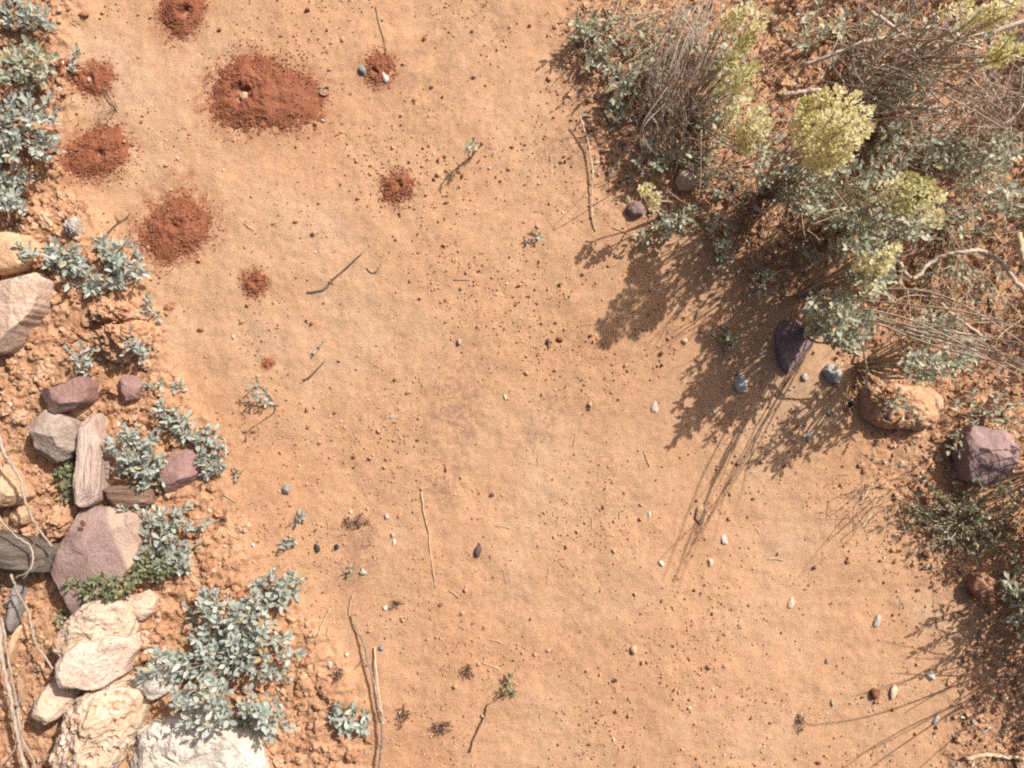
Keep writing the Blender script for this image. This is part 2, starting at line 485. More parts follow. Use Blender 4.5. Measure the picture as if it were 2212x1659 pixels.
# ------------------------------------------------------------------ ant mounds
def mound(name, label, cx, cy, out, h, hole, seed, hole_r=14, grains=160, group='red ant mounds on the path'):
    """out: outline radii (map units) at equally spaced angles, anticlockwise from the right"""
    rng = np.random.default_rng(seed)
    x0, y0, _ = W(cx, cy)
    z0 = gs(x0, y0)
    root = empty(name, (x0, y0, z0))
    tag(root, label, 'ant mound', group)
    nt_, nr = 170, 56
    th = np.arange(nt_) * 2 * math.pi / nt_
    rad = np.interp(th, np.arange(len(out) + 1) * 2 * math.pi / len(out), list(out) + [out[0]]) / S
    k = np.ones(7) / 7
    rad = np.convolve(np.concatenate([rad[-3:], rad, rad[:3]]), k, 'valid')
    wob = (0.03 + 0.10 * n2(np.cos(th) * 4, np.sin(th) * 4, seed) + 0.12 * n2(np.cos(th) * 16, np.sin(th) * 16, seed + 1))
    t = (np.arange(1, nr + 1) / nr) ** 0.9
    RR = t[:, None] * rad[None, :] * (1 + wob[None, :] * t[:, None] ** 5)
    rad = rad * (1 + wob)
    X = x0 + RR * np.cos(th); Y = y0 + RR * np.sin(th)
    X = np.concatenate([[x0], X.ravel()]); Y = np.concatenate([[y0], Y.ravel()])
    tt = np.concatenate([[0], np.repeat(t, nt_)])
    h = h * 0.72
    prof = (1 - np.clip(tt, 0, 1) ** 1.7) * (1 - 0.25 * tt)
    Z = gh(X, Y) - 0.0016 + (h + 0.0016) * prof + 0.0017 * f2(X, Y, 110, 2, seed + 8) * np.clip((tt - 0.55) * 2.5, 0, 1)
    hx, hy, _ = W(*hole)
    d = np.hypot(X - hx, Y - hy) * S / hole_r
    Z += 0.16 * h * np.exp(-((d - 1.9) / 0.8) ** 2) * (0.5 + n2(X * 60, Y * 60, seed + 3)) - 1.25 * h * np.exp(-(d / 1.0) ** 2) * (0.85 + 0.6 * n2(X * 90, Y * 90, seed + 4))
    Z += (0.0034 * f2(X, Y, 40, 3, seed) + 0.0010 * f2(X, Y, 230, 2, seed + 5)) * (0.3 + prof)
    V = np.stack([X, Y, Z], -1) - np.array((x0, y0, z0))
    F = [(0, 1 + j, 1 + (j + 1) % nt_) for j in range(nt_)]
    for i in range(nr - 1):
        for j in range(nt_):
            a = 1 + i * nt_ + j; b = 1 + i * nt_ + (j + 1) % nt_
            F.append((a, a + nt_, b + nt_)); F.append((a, b + nt_, b))
    link('heap', mk_mesh('heap', V, np.array(F), M['mound']), root)
    g = MB()
    B, Fb = ICO[1]
    for i in range(int(grains * 2.6)):
        a = rng.uniform(0, 6.283); j = int(a / (2 * math.pi) * nt_) % nt_
        q = rad[j] * (rng.uniform(0.45, 1.0) if i % 3 else 0.9 + 0.45 * rng.uniform() ** 2)
        gx_, gy_ = x0 + q * math.cos(a), y0 + q * math.sin(a)
        r = rng.uniform(0.0006, 0.0016)
        tq = min(q / rad[j], 1.0)
        z = gs(gx_, gy_) + max(0.0, (h + 0.0016) * (1 - tq ** 1.7) * (1 - 0.25 * tq) - 0.0016) + r * 0.3
        g.add(B * r * rng.uniform(0.7, 1.3, (12, 1)) + np.array((gx_ - x0, gy_ - y0, z - z0)), Fb)
    tag(link('loose_grains', g.mesh('loose_grains', M['mound_grain'], False), root), kind='stuff')
    return root

mound('ant_mound', 'large dark red ant mound with a tail of soil spread to its right', 545, 205, [160, 120, 100, 92, 88, 92, 92, 84, 92, 98, 95, 84, 74, 72, 105, 155], 0.022, (526, 205), 1, 20, 420)
mound('ant_mound', 'red ant mound cut by the top edge of the photo', 392, 20, [44, 52, 70, 80, 70, 52, 46, 50, 62, 66, 50, 44], 0.017, (400, 26), 2, 12, 200)
mound('ant_mound', 'red ant mound beside saltbush with a dark hole at its centre', 212, 332, [74, 74, 76, 66, 54, 50, 58, 74, 80, 72, 58, 52, 56, 62], 0.017, (220, 338), 3, 10, 240)
mound('ant_mound', 'small red ant mound at upper left next to a tiny leaf sprig', 204, 175, [44, 48, 44, 36, 34, 40, 50, 42, 38, 40, 40, 40], 0.011, (198, 172), 4, 8, 120)
mound('ant_mound', 'dark coarse red ant mound above the grey sprigs, right of the dark forked strand', 382, 492, [80, 78, 74, 70, 62, 66, 76, 84, 92, 80, 70, 72], 0.015, (385, 486), 5, 11, 320)
mound('ant_mound', 'small red ant mound alone near the upper middle of the path', 860, 406, [34, 36, 34, 32, 34, 38, 42, 38, 34, 34], 0.010, (862, 404), 6, 8, 130)
mound('ant_mound', 'small red ant mound between a dark and a white pebble', 818, 150, [36, 38, 38, 36, 32, 32, 34, 36, 36, 32], 0.008, (806, 158), 7, 10, 130)
mound('ant_mound', 'tiny red ant mound left of the middle of the path', 552, 613, [28, 29, 30, 28, 26, 28, 30, 28], 0.008, (552, 613), 8, 6, 80)
mound('ant_mound', 'faint red soil heap below the pair of grey seedlings', 579, 786, [10, 11, 12, 11, 9, 10, 12, 10], 0.003, (579, 786), 9, 4, 20)
mound('ant_mound', 'sliver of red soil heap tucked against the upper left sprig', 148, 150, [22, 20, 18, 16, 20, 26, 30, 26], 0.007, (150, 160), 10, 8, 50)

# ------------------------------------------------------------------ rocks
def facets(V, c, rng, k, lo, hi, amt=1.0, up=0.0):
    for i in range(k):
        n = rng.normal(size=3); n[2] = abs(n[2]) * 0.9 + up; n /= np.linalg.norm(n)
        d = (V - c) @ n
        lim = np.max(d) * rng.uniform(lo, hi)
        V = V - amt * np.maximum(0, d - lim)[:, None] * n
    return V

def rock(name, label, outline, h, mat, seed, n=4.0, amp=0.05, cuts=5, tilt=(0, 0), base=0.0, freq=1.0, pits=0.0, group=None, cat='rock', grain=None, res=(128, 40), zfrac=0.6):
    rng = np.random.default_rng(seed)
    P = np.array([W(px, py, h * zfrac)[:2] for px, py in outline])
    c = P.mean(0)
    Q = np.vstack([P, P[0]])
    nt_, nr = res
    th = np.arange(nt_) * 2 * math.pi / nt_
    rad = np.zeros(nt_)
    for j, a in enumerate(th):
        d = np.array((math.cos(a), math.sin(a))); best = 0
        for i in range(len(P)):
            e = Q[i + 1] - Q[i]; den = d[0] * e[1] - d[1] * e[0]
            if abs(den) < 1e-12: continue
            w_ = Q[i] - c
            t = (w_[0] * e[1] - w_[1] * e[0]) / den
            s = (w_[0] * d[1] - w_[1] * d[0]) / den
            if t > 0 and -1e-6 <= s <= 1 + 1e-6: best = max(best, t)
        rad[j] = best
    rad = (np.roll(rad, 1) + 4 * rad + np.roll(rad, -1)) / 6
    rad = rad * (1 + 0.035 * n2(np.cos(th) * 5, np.sin(th) * 5, seed) + 0.022 * n2(np.cos(th) * 17, np.sin(th) * 17, seed + 2))
    size = rad.mean()
    phi = np.linspace(0, math.pi / 2, nr)
    rho = np.sin(phi) ** (2 / n); zz = np.cos(phi) ** (2 / n) * h
    X = rho[:, None] * rad[None] * np.cos(th); Y = rho[:, None] * rad[None] * np.sin(th)
    Z = np.repeat(zz[:, None], nt_, 1)
    X = np.vstack([X, X[-1] * 0.97]); Y = np.vstack([Y, Y[-1] * 0.97]); Z = np.vstack([Z, np.full((1, nt_), -0.035)])
    V = np.stack([X, Y, Z], -1).reshape(-1, 3)
    V[:, 2] += (V[:, 0] * tilt[0] + V[:, 1] * tilt[1]) * np.clip(V[:, 2] / h, 0, 1)
    V = facets(V, np.array((0, 0, h * 0.2)), rng, cuts, 0.70, 0.94, 1.0, 0.9)
    q = V / size
    off = np.array((seed * 3.1, seed * 1.7, seed * 0.3))
    dirn = V - np.array((0, 0, -0.4 * size)); dirn /= np.linalg.norm(dirn, axis=1)[:, None]
    if grain is None:
        d = amp * f3(q + off, 1.6 * freq, 5, seed, 0.55)
    else:
        ca, sa = math.cos(grain), math.sin(grain)
        u = q[:, 0] * ca + q[:, 1] * sa; v = -q[:, 0] * sa + q[:, 1] * ca
        d = amp * f3(np.stack([u * 0.35, v * 5, q[:, 2] * 5], -1) + off, 1.6 * freq, 4, seed, 0.6)
    if pits:
        pn = f3(q + off + 5, 4.5 * freq, 3, seed + 9)
        d = d - pits * np.clip(pn - 0.25, 0, 1)
    up = np.clip(V[:, 2] / h + 0.3, 0, 1)
    V = V + dirn * (d * size * up)[:, None]
    F = []
    for i in range(nr):
        for j in range(nt_):
            a = i * nt_ + j; b = i * nt_ + (j + 1) % nt_
            if i > 0: F.append((a, a + nt_, b))
            F.append((b, a + nt_, b + nt_))
    z0 = gs(c[0], c[1]) + base
    o = link(name, mk_mesh(name, V, np.array(F), mat))
    o.location = (c[0], c[1], z0)
    tag(o, label, cat, group)
    return o

M['r_pink'] = mat_rock('pinkish_limestone', (0.42, 0.28, 0.20), (0.56, 0.40, 0.30), (0.62, 0.48, 0.38), 22, 200, ((0.30, 0.27, 0.25), 30, 0.60))
M['r_tan'] = mat_rock('tan_stone', (0.42, 0.25, 0.14), (0.52, 0.33, 0.20), (0.60, 0.43, 0.29), 24, 180)
M['r_purple'] = mat_rock('purple_sandstone', (0.22, 0.12, 0.10), (0.285, 0.17, 0.15), (0.34, 0.22, 0.195), 16, 220, ((0.42, 0.24, 0.14), 22, 0.66))
M['r_purple_dark'] = mat_rock('dark_purple_stone', (0.19, 0.13, 0.125), (0.26, 0.18, 0.17), (0.34, 0.245, 0.23), 24, 220)
M['r_grey'] = mat_rock('grey_mottled_stone', (0.22, 0.15, 0.12), (0.33, 0.25, 0.205), (0.46, 0.38, 0.31), 26, 220, ((0.45, 0.25, 0.14), 24, 0.64))
M['r_white'] = mat_rock('white_limestone', (0.44, 0.37, 0.30), (0.58, 0.51, 0.43), (0.66, 0.60, 0.53), 14, 160, ((0.60, 0.40, 0.25), 20, 0.68), bs=0.8)
M['r_pale'] = mat_rock('pale_rock', (0.42, 0.29, 0.195), (0.55, 0.41, 0.30), (0.62, 0.51, 0.41), 18, 170, ((0.46, 0.26, 0.15), 24, 0.57), bs=0.8)
M['r_ochre'] = mat_rock('ochre_limestone', (0.42, 0.26, 0.165), (0.55, 0.40, 0.29), (0.62, 0.50, 0.40), 22, 150, ((0.42, 0.22, 0.125), 26, 0.57), bs=0.9)
M['r_clod'] = mat_rock('hard_soil', (0.42, 0.20, 0.10), (0.52, 0.30, 0.18), (0.58, 0.38, 0.26), 30, 160, None, 1.0, 0.9)
M['wood_pink'] = mat_rock('weathered_wood', (0.36, 0.235, 0.19), (0.52, 0.38, 0.315), (0.60, 0.475, 0.40), 22, 140, ((0.24, 0.13, 0.11), 12, 0.64), stretch=(3.5, 0.35, 3.5), bs=0.9)
M['wood_dark'] = mat_rock('dark_wood', (0.095, 0.072, 0.058), (0.155, 0.12, 0.098), (0.23, 0.185, 0.155), 22, 140, None, stretch=(0.4, 4, 4), bs=0.9)
M['wood_grey'] = mat_rock('grey_wood', (0.22, 0.19, 0.17), (0.32, 0.28, 0.26), (0.42, 0.38, 0.35), 22, 140, None, stretch=(4, 0.5, 4), bs=0.9)

rock('rock', 'large pinkish stone with grey lichen at the left edge of the photo', [(-60, 640), (-10, 600), (35, 592), (80, 588), (103, 602), (100, 640), (88, 672), (60, 705), (40, 735), (18, 760), (-60, 770)], 0.065, M['r_pink'], 3, 4.5, 0.05, 5, (0.15, 0.05))
rock('rock', 'flat tan stone under the grey sprigs at the left edge', [(-40, 520), (20, 502), (62, 508), (95, 530), (98, 560), (60, 585), (20, 596), (-40, 592)], 0.035, M['r_tan'], 5, 4.0, 0.05, 3)
rock('rock', 'purple flat stone fragment just above the round grey stone', [(88, 846), (100, 838), (130, 836), (152, 828), (185, 812), (206, 830), (204, 868), (180, 880), (130, 895), (108, 880)], 0.040, M['r_purple'], 7, 5.5, 0.035, 6, (0.1, -0.15))
rock('rock', 'small brown purple stone half buried near the left edge of the path', [(255, 835), (270, 808), (300, 812), (312, 835), (300, 862), (275, 870)], 0.022, M['r_purple'], 8, 3.5, 0.05, 4)
rock('rock', 'rounded grey mottled stone beside the weathered wood', [(62, 938), (72, 906), (98, 884), (125, 886), (152, 905), (172, 930), (178, 960), (165, 975), (148, 992), (110, 1006), (80, 980)], 0.055, M['r_grey'], 11, 3.2, 0.05, 7)
rock('pebble', 'shiny black pebble wedged between the grey stone and the wood', [(156, 985), (165, 970), (178, 974), (180, 988), (172, 998), (160, 996)], 0.035, mat_rock('black_stone', (0.02, 0.02, 0.022), (0.035, 0.035, 0.04), (0.06, 0.06, 0.065), 60, 240, None, 0.45), 12, 3, 0.05, 4, cat='pebble', res=(48, 16))
rock('rock', 'purple stone shaded by saltbush right of the weathered wood', [(345, 1010), (372, 975), (405, 968), (428, 985), (432, 1015), (418, 1040), (385, 1055), (360, 1068), (350, 1045)], 0.030, M['r_purple'], 13, 4.5, 0.04, 5)
rock('wood_piece', 'upright weathered pinkish wood piece above the purple slab', [(194, 895), (212, 892), (216, 930), (234, 950), (232, 985), (226, 1040), (222, 1075), (205, 1092), (178, 1094), (176, 1040), (184, 985), (186, 940)], 0.045, M['wood_pink'], 14, 6, 0.05, 2, grain=math.pi / 2 - 0.08, cat='wood')
rock('wood_piece', 'brown shaded wood stub under the saltbush beside the weathered wood', [(226, 1052), (262, 1046), (300, 1048), (330, 1060), (334, 1085), (300, 1096), (228, 1098)], 0.030, mat_rock('brown_wood', (0.15, 0.085, 0.06), (0.24, 0.15, 0.11), (0.32, 0.22, 0.17), 22, 140, None, stretch=(0.5, 4, 4), bs=0.8), 15, 4, 0.06, 2, grain=0.0, cat='wood')
rock('rock', 'big purple grey slab with a pale stripe, largest purple stone at left', [(110, 1262), (118, 1215), (140, 1165), (162, 1140), (168, 1108), (190, 1096), (245, 1096), (300, 1106), (312, 1125), (308, 1165), (292, 1215), (262, 1262), (215, 1300), (160, 1330), (128, 1312)], 0.055, mat_rock('slab_stone', (0.235, 0.145, 0.125), (0.30, 0.20, 0.175), (0.37, 0.265, 0.235), 13, 240, ((0.44, 0.32, 0.26), 11, 0.66), band=(0.93, 0.37, 0.050, 0.105, (0.50, 0.36, 0.27), 0)), 16, 7, 0.03, 5, (0.05, 0.1), res=(160, 48))
rock('log', 'dark weathered log poking in from the left edge', [(-80, 1150), (-20, 1152), (60, 1168), (122, 1184), (116, 1240), (60, 1240), (-20, 1228), (-80, 1215)], 0.060, M['wood_dark'], 17, 2.4, 0.05, 0, grain=-0.12, cat='log')
rock('stick', 'short grey weathered stick leaning below the dark log', [(36, 1255), (54, 1270), (50, 1310), (38, 1350), (26, 1372), (20, 1350), (28, 1300)], 0.030, M['wood_grey'], 18, 3, 0.05, 0, grain=math.pi / 2 - 0.2, cat='stick')
rock('rock', 'tan stone lit at the left edge below the dry vine', [(-40, 1010), (5, 1003), (30, 1022), (55, 1050), (62, 1072), (40, 1090), (5, 1096), (-40, 1090)], 0.050, M['r_tan'], 19, 3.2, 0.06, 5)
rock('rock', 'small tan clod stone below the lit tan stone at the left edge', [(18, 1108), (38, 1092), (62, 1094), (66, 1112), (54, 1134), (34, 1140)], 0.030, M['r_tan'], 20, 3, 0.06, 4)
rock('rock', 'orange soil lump left of the big purple slab', [(100, 1140), (110, 1098), (138, 1080), (160, 1100), (160, 1130), (140, 1158), (118, 1170)], 0.030, M['r_clod'], 21, 2.4, 0.17, 2, freq=2.2, pits=0.25)
rock('rock', 'crumbly pink soil lump with grey sprigs growing at its foot', [(206, 735), (214, 712), (240, 695), (270, 700), (300, 690), (325, 705), (320, 735), (295, 760), (265, 782), (232, 778), (214, 762)], 0.050, M['r_clod'], 22, 2.6, 0.17, 3, freq=2.4, pits=0.30)
rock('rock', 'low crumbly soil ridge above the pink soil lump', [(190, 668), (225, 650), (270, 655), (310, 672), (322, 690), (280, 700), (235, 702), (200, 692)], 0.030, M['r_clod'], 23, 2.2, 0.22, 0, freq=2.8, pits=0.35)
rock('rock', 'grey pink rock at the top of the stacked pale rocks', [(120, 1400), (132, 1362), (158, 1320), (195, 1294), (235, 1286), (280, 1298), (298, 1330), (292, 1370), (255, 1402), (200, 1412), (140, 1425)], 0.065, M['r_pale'], 24, 3.0, 0.09, 4, freq=1.6, pits=0.15)
rock('rock', 'pale pink flat topped rock in the middle of the stacked pale rocks', [(128, 1452), (134, 1418), (160, 1390), (190, 1374), (240, 1368), (285, 1378), (290, 1408), (272, 1432), (262, 1462), (225, 1482), (180, 1480), (140, 1478)], 0.085, mat_rock('pink_white_rock', (0.52, 0.37, 0.275), (0.61, 0.46, 0.37), (0.66, 0.56, 0.48), 16, 190, None, bs=0.8), 25, 4.0, 0.05, 5, freq=1.2)
rock('rock', 'pale wedge rock jutting left from the stacked pale rocks', [(80, 1535), (88, 1505), (112, 1470), (140, 1462), (175, 1480), (170, 1515), (145, 1540), (118, 1560), (92, 1556)], 0.060, M['r_pale'], 26, 3.2, 0.07, 5)
rock('rock', 'knobbly ochre rock with pits at the bottom left corner', [(112, 1620), (124, 1570), (150, 1525), (180, 1490), (235, 1472), (285, 1482), (305, 1512), (302, 1555), (288, 1590), (268, 1625), (245, 1665), (200, 1710), (130, 1710)], 0.080, M['r_ochre'], 27, 2.8, 0.12, 2, freq=1.9, pits=0.26, res=(160, 56))
rock('rock', 'bright white limestone slab at the bottom edge under the big saltbush', [(245, 1668), (268, 1625), (290, 1585), (330, 1555), (390, 1540), (470, 1548), (540, 1575), (572, 1620), (580, 1690), (520, 1760), (380, 1780), (280, 1740)], 0.040, M['r_white'], 28, 5, 0.045, 3, freq=3.0, pits=0.10, res=(180, 60))
rock('rock', 'pale grey white stone between the stacked rocks and the big saltbush', [(292, 1490), (296, 1462), (320, 1430), (350, 1408), (385, 1412), (400, 1440), (385, 1478), (350, 1505), (312, 1515)], 0.045, M['r_white'], 29, 3, 0.08, 6, freq=1.3)
rock('rock', 'small pink soil lump between the purple slab and the big saltbush', [(285, 1310), (300, 1282), (325, 1272), (345, 1290), (340, 1320), (315, 1338), (292, 1332)], 0.030, M['r_pink'], 30, 2.8, 0.08, 4)
rock('rock', 'pointed tan chip leaning at the far left below the grey stick', [(20, 1412), (32, 1372), (48, 1345), (52, 1352), (42, 1395), (30, 1435), (18, 1440)], 0.025, M['r_tan'], 31, 3, 0.05, 3)
# right side
rock('rock', 'dark purple stone lying in the shrub shadow at right', [(1676, 745), (1680, 706), (1700, 684), (1726, 690), (1748, 715), (1757, 745), (1738, 775), (1722, 798), (1700, 808), (1686, 785)], 0.016, M['r_purple_dark'], 41, 6, 0.05, 5, freq=1.6)
rock('rock', 'grey blue stone beside the dark purple stone at right', [(1780, 800), (1792, 786), (1812, 790), (1821, 808), (1814, 830), (1796, 826)], 0.018, mat_rock('blue_grey_stone', (0.28, 0.27, 0.245), (0.38, 0.37, 0.335), (0.46, 0.45, 0.41), 40, 260), 42, 3, 0.05, 4, res=(64, 20))
rock('rock', 'pale grey stone on the shaded sand left of the dark purple stone', [(1588, 830), (1594, 812), (1608, 806), (1618, 822), (1614, 844), (1598, 850)], 0.014, mat_rock('pale_grey_stone', (0.38, 0.36, 0.32), (0.46, 0.44, 0.40), (0.54, 0.52, 0.48), 40, 260), 43, 3, 0.05, 4, res=(64, 20))
rock('rock', 'blocky orange clod with a sunlit top and deep shadow at right', [(1870, 905), (1868, 862), (1878, 836), (1920, 826), (1975, 832), (2030, 840), (2052, 862), (2046, 905), (2010, 928), (1965, 930), (1910, 925)], 0.040, M['r_clod'], 44, 2.6, 0.09, 2, freq=1.9, pits=0.10)
rock('rock', 'striped purple stone near the right edge', [(2080, 985), (2088, 940), (2110, 918), (2150, 925), (2182, 930), (2202, 960), (2196, 1005), (2170, 1035), (2130, 1056), (2096, 1040)], 0.060, mat_rock('striped_purple', (0.21, 0.135, 0.125), (0.30, 0.20, 0.185), (0.46, 0.32, 0.29), 18, 200, None, stretch=(1.6, 0.5, 1, 0.5)), 45, 4, 0.07, 6)
rock('rock', 'pink stone in the dark shade under the dry grass', [(1458, 392), (1466, 366), (1486, 358), (1504, 368), (1508, 392), (1494, 410), (1470, 410)], 0.025, M['r_pink'], 46, 3.5, 0.04, 4, res=(80, 24))
rock('rock', 'tiny purple stone beside the pale flower spike', [(1352, 455), (1360, 438), (1382, 436), (1394, 450), (1388, 466), (1366, 470)], 0.014, M['r_purple_dark'], 47, 3, 0.05, 4, res=(64, 20))
rock('rock', 'reddish brown stone under the lower right plants', [(2098, 1270), (2106, 1244), (2130, 1236), (2150, 1252), (2146, 1282), (2120, 1294)], 0.030, mat_rock('red_stone', (0.27, 0.13, 0.085), (0.36, 0.19, 0.125), (0.42, 0.25, 0.17), 30, 200), 48, 3, 0.07, 4, res=(80, 24))
rock('rock', 'orange stone half buried in sand among thin stem shadows', [(1502, 1120), (1506, 1096), (1520, 1088), (1530, 1102), (1526, 1128), (1512, 1136)], 0.006, M['r_tan'], 49, 2.5, 0.05, 2, res=(64, 20))

# ------------------------------------------------------------------ pebbles
PC = {
 'dark': mat_rock('dark_grey_pebble', (0.07, 0.065, 0.065), (0.11, 0.105, 0.105), (0.18, 0.175, 0.17), 120, 500, None, 0.7, 0.3),
 'bluegrey': mat_rock('blue_grey_pebble', (0.17, 0.17, 0.165), (0.25, 0.25, 0.235), (0.35, 0.345, 0.325), 120, 500, None, 0.7, 0.3),
 'white': mat_rock('white_pebble', (0.50, 0.44, 0.37), (0.58, 0.53, 0.46), (0.64, 0.60, 0.54), 120, 500, None, 0.6, 0.3),
 'cream': mat_rock('cream_pebble', (0.52, 0.38, 0.245), (0.60, 0.46, 0.32), (0.66, 0.55, 0.42), 120, 500, None, 0.7, 0.3),
 'tan': mat_rock('tan_pebble', (0.42, 0.26, 0.15), (0.52, 0.34, 0.21), (0.58, 0.42, 0.30), 120, 500, None, 0.9, 0.4),
 'purple': mat_rock('purple_pebble', (0.075, 0.045, 0.05), (0.115, 0.072, 0.078), (0.18, 0.12, 0.125), 120, 500, None, 0.6, 0.3),
 'black': mat_rock('black_pebble', (0.025, 0.022, 0.022), (0.045, 0.042, 0.042), (0.08, 0.075, 0.072), 120, 500, None, 0.6, 0.3),
 'brown': mat_rock('red_brown_clod', (0.15, 0.055, 0.035), (0.23, 0.095, 0.06), (0.30, 0.14, 0.09), 120, 500, None, 1.0, 0.6),
 'pink': mat_rock('pink_pebble', (0.46, 0.31, 0.25), (0.56, 0.40, 0.33), (0.64, 0.50, 0.44), 120, 500, None, 0.8, 0.3),
 'grey': mat_rock('grey_pebble', (0.34, 0.28, 0.22), (0.42, 0.37, 0.31), (0.50, 0.46, 0.40), 120, 500, None, 0.8, 0.3),
}
PEB = [ # x, y, width, length, lean (deg), height factor, colour, label
 (784, 152, 20, 32, -20, 0.8, 'bluegrey', 'dark grey pebble left of the small red mound with two pebbles'),
 (832, 166, 17, 31, -12, 0.7, 'white', 'white oval pebble right of the small red mound with two pebbles'),
 (947, 377, 13, 15, 0, 1.0, 'tan', 'tan pebble right of the small upper middle ant mound'),
 (991, 738, 13, 17, -10, 1.0, 'tan', 'tan pebble casting a wedge shadow at the centre of the path'),
 (1183, 738, 13, 16, 0, 0.9, 'purple', 'small round purple pebble left of a reddish clod, right of centre'),
 (1210, 733, 19, 15, 30, 0.9, 'brown', 'small reddish clod right of the round purple pebble'),
 (1091, 858, 9, 17, -8, 0.8, 'cream', 'small cream pebble at the middle of the path'),
 (850, 900, 9, 22, 80, 0.35, 'grey', 'thin grey sliver of stone lying sideways on the path'),
 (617, 1058, 20, 24, -15, 1.0, 'bluegrey', 'blue grey pebble with a clear shadow left of the path'),
 (1033, 1192, 19, 34, 5, 0.9, 'purple', 'biggest dark purple oval pebble alone on the lower path'),
 (1063, 1071, 12, 13, 0, 0.6, 'purple', 'tiny purple pebble above the dark oval pebble'),
 (850, 1172, 10, 20, 0, 0.7, 'white', 'white pebble left of the long tan straw'),
 (684, 1186, 14, 25, -25, 0.8, 'black', 'long black pebble, left of two black pebbles'),
 (725, 1183, 13, 16, 0, 0.9, 'black', 'round black pebble, right of two black pebbles'),
 (783, 1237, 20, 16, 40, 0.8, 'grey', 'grey pebble above the dark twig with a green shoot beside it'),
 (1566, 1167, 14, 26, -5, 0.7, 'white', 'bright white pebble at lower right of centre'),
 (1535, 1214, 13, 25, 0, 0.8, 'cream', 'yellowish cream pebble below the bright white pebble'),
 (1428, 1216, 13, 18, -30, 0.7, 'white', 'grey white pebble left of the cream pebble'),
 (1711, 1305, 18, 30, 25, 0.7, 'cream', 'cream white pebble lying alone on bare sand at lower right'),
 (2016, 1464, 29, 23, -5, 0.8, 'white', 'largest white pebble at lower right'),
 (1893, 1500, 27, 32, 0, 0.7, 'brown', 'dark red brown clod beside a long pale pebble at lower right'),
 (1932, 1494, 19, 42, 12, 0.6, 'cream', 'long pale pebble beside the dark red clod'),
 (1800, 1519, 10, 21, 0, 0.9, 'grey', 'small upright grey pebble at lower right'),
 (2025, 1559, 13, 28, 20, 0.8, 'grey', 'grey green oblong pebble below the largest white pebble'),
 (1788, 1429, 10, 15, 0, 0.7, 'bluegrey', 'tiny blue grey pebble on bare sand at lower right'),
 (1899, 1343, 18, 36, 18, 0.6, 'grey', 'long grey pebble near the right shrub shadows'),
 (1369, 1404, 17, 22, 0, 1.0, 'tan', 'orange tan clod with a dark shadow near the bottom'),
 (1328, 1469, 14, 12, 20, 0.8, 'purple', 'tiny purple pebble below the orange tan clod'),
 (822, 1403, 14, 17, 0, 1.0, 'bluegrey', 'round dark grey pebble beside the dark twig'),
 (748, 1416, 11, 13, 0, 0.9, 'white', 'white pebble left of the dark twig'),
 (713, 1436, 13, 19, 0, 0.8, 'pink', 'pinkish pebble with dark shadow left of the dark twig'),
 (1479, 736, 15, 17, 0, 0.8, 'cream', 'cream pebble between two shrub shadows'),
 (1161, 489, 12, 13, 0, 0.8, 'tan', 'tan pebble above a tiny grey sprig on the upper path'),
 (1416, 880, 19, 30, 10, 0.25, 'pink', 'pinkish half buried pebble at the edge of the big shadow'),
 (1403, 1112, 9, 17, 0, 0.6, 'white', 'small white pebble beside the thin stem shadows'),
 (1545, 889, 11, 17, -10, 0.8, 'white', 'small white pebble inside the big shrub shadow'),
 (1739, 815, 18, 20, 0, 0.7, 'grey', 'pale greenish pebble just below the dark purple stone'),
 (1749, 945, 17, 26, 5, 0.4, 'bluegrey', 'flat blue grey chip in the dappled right shadow'),
 (1402, 457, 13, 20, 0, 0.9, 'black', 'black pebble beside the pale flower spike'),
 (1633, 450, 18, 17, 0, 0.8, 'white', 'white pebble under the yellow flowered shrub'),
 (1950, 1002, 12, 18, 0, 0.8, 'white', 'small white pebble below the blocky clod'),
 (1840, 872, 14, 20, 0, 0.9, 'black', 'black pebble left of the blocky clod'),
 (1794, 892, 16, 14, 0, 0.7, 'bluegrey', 'grey pebble in shade left of the black pebble by the clod'),
 (1913, 1000, 11, 11, 0, 0.8, 'cream', 'tiny cream chip below the blocky clod, left of a white pebble'),
 (142, 141, 8, 10, 0, 0.8, 'white', 'tiny white pebble at the small upper left mound'),
 (482, 367, 8, 10, 0, 0.8, 'cream', 'tiny cream pebble between the big mound and the dark mound'),
 (295, 342, 7, 17, -35, 0.4, 'cream', 'thin cream sliver right of the mound with a dark hole'),
 (310, 557, 9, 13, 0, 0.8, 'white', 'white pebble at the lower edge of the dark coarse mound'),
 (66, 468, 17, 8, 5, 0.5, 'white', 'flat white chip at the left below the large saltbush'),
 (47, 494, 12, 12, 0, 0.8, 'cream', 'cream pebble above the flat tan stone'),
 (136, 195, 15, 9, 10, 0.6, 'white', 'small white chip left of the small upper left mound'),
 (526, 208, 22, 32, 10, 0.5, 'tan', 'tan pebble sitting in the crater of the large ant mound'),
 (197, 175, 7, 12, 0, 0.8, 'pink', 'tiny pale pebble on top of the small upper left mound'),
 (505, 727, 9, 13, 0, 0.9, 'pink', 'pinkish pebble with a shadow left of the path centre'),
 (432, 713, 22, 11, 5, 0.7, 'brown', 'reddish clod right of the crumbly pink soil lump'),
 (835, 1117, 12, 16, -20, 0.8, 'pink', 'pinkish pebble left of the top of the tan straw'),
 (225, 1116, 14, 17, -20, 0.6, 'brown', 'small rusty chip lying on the purple slab'),
]
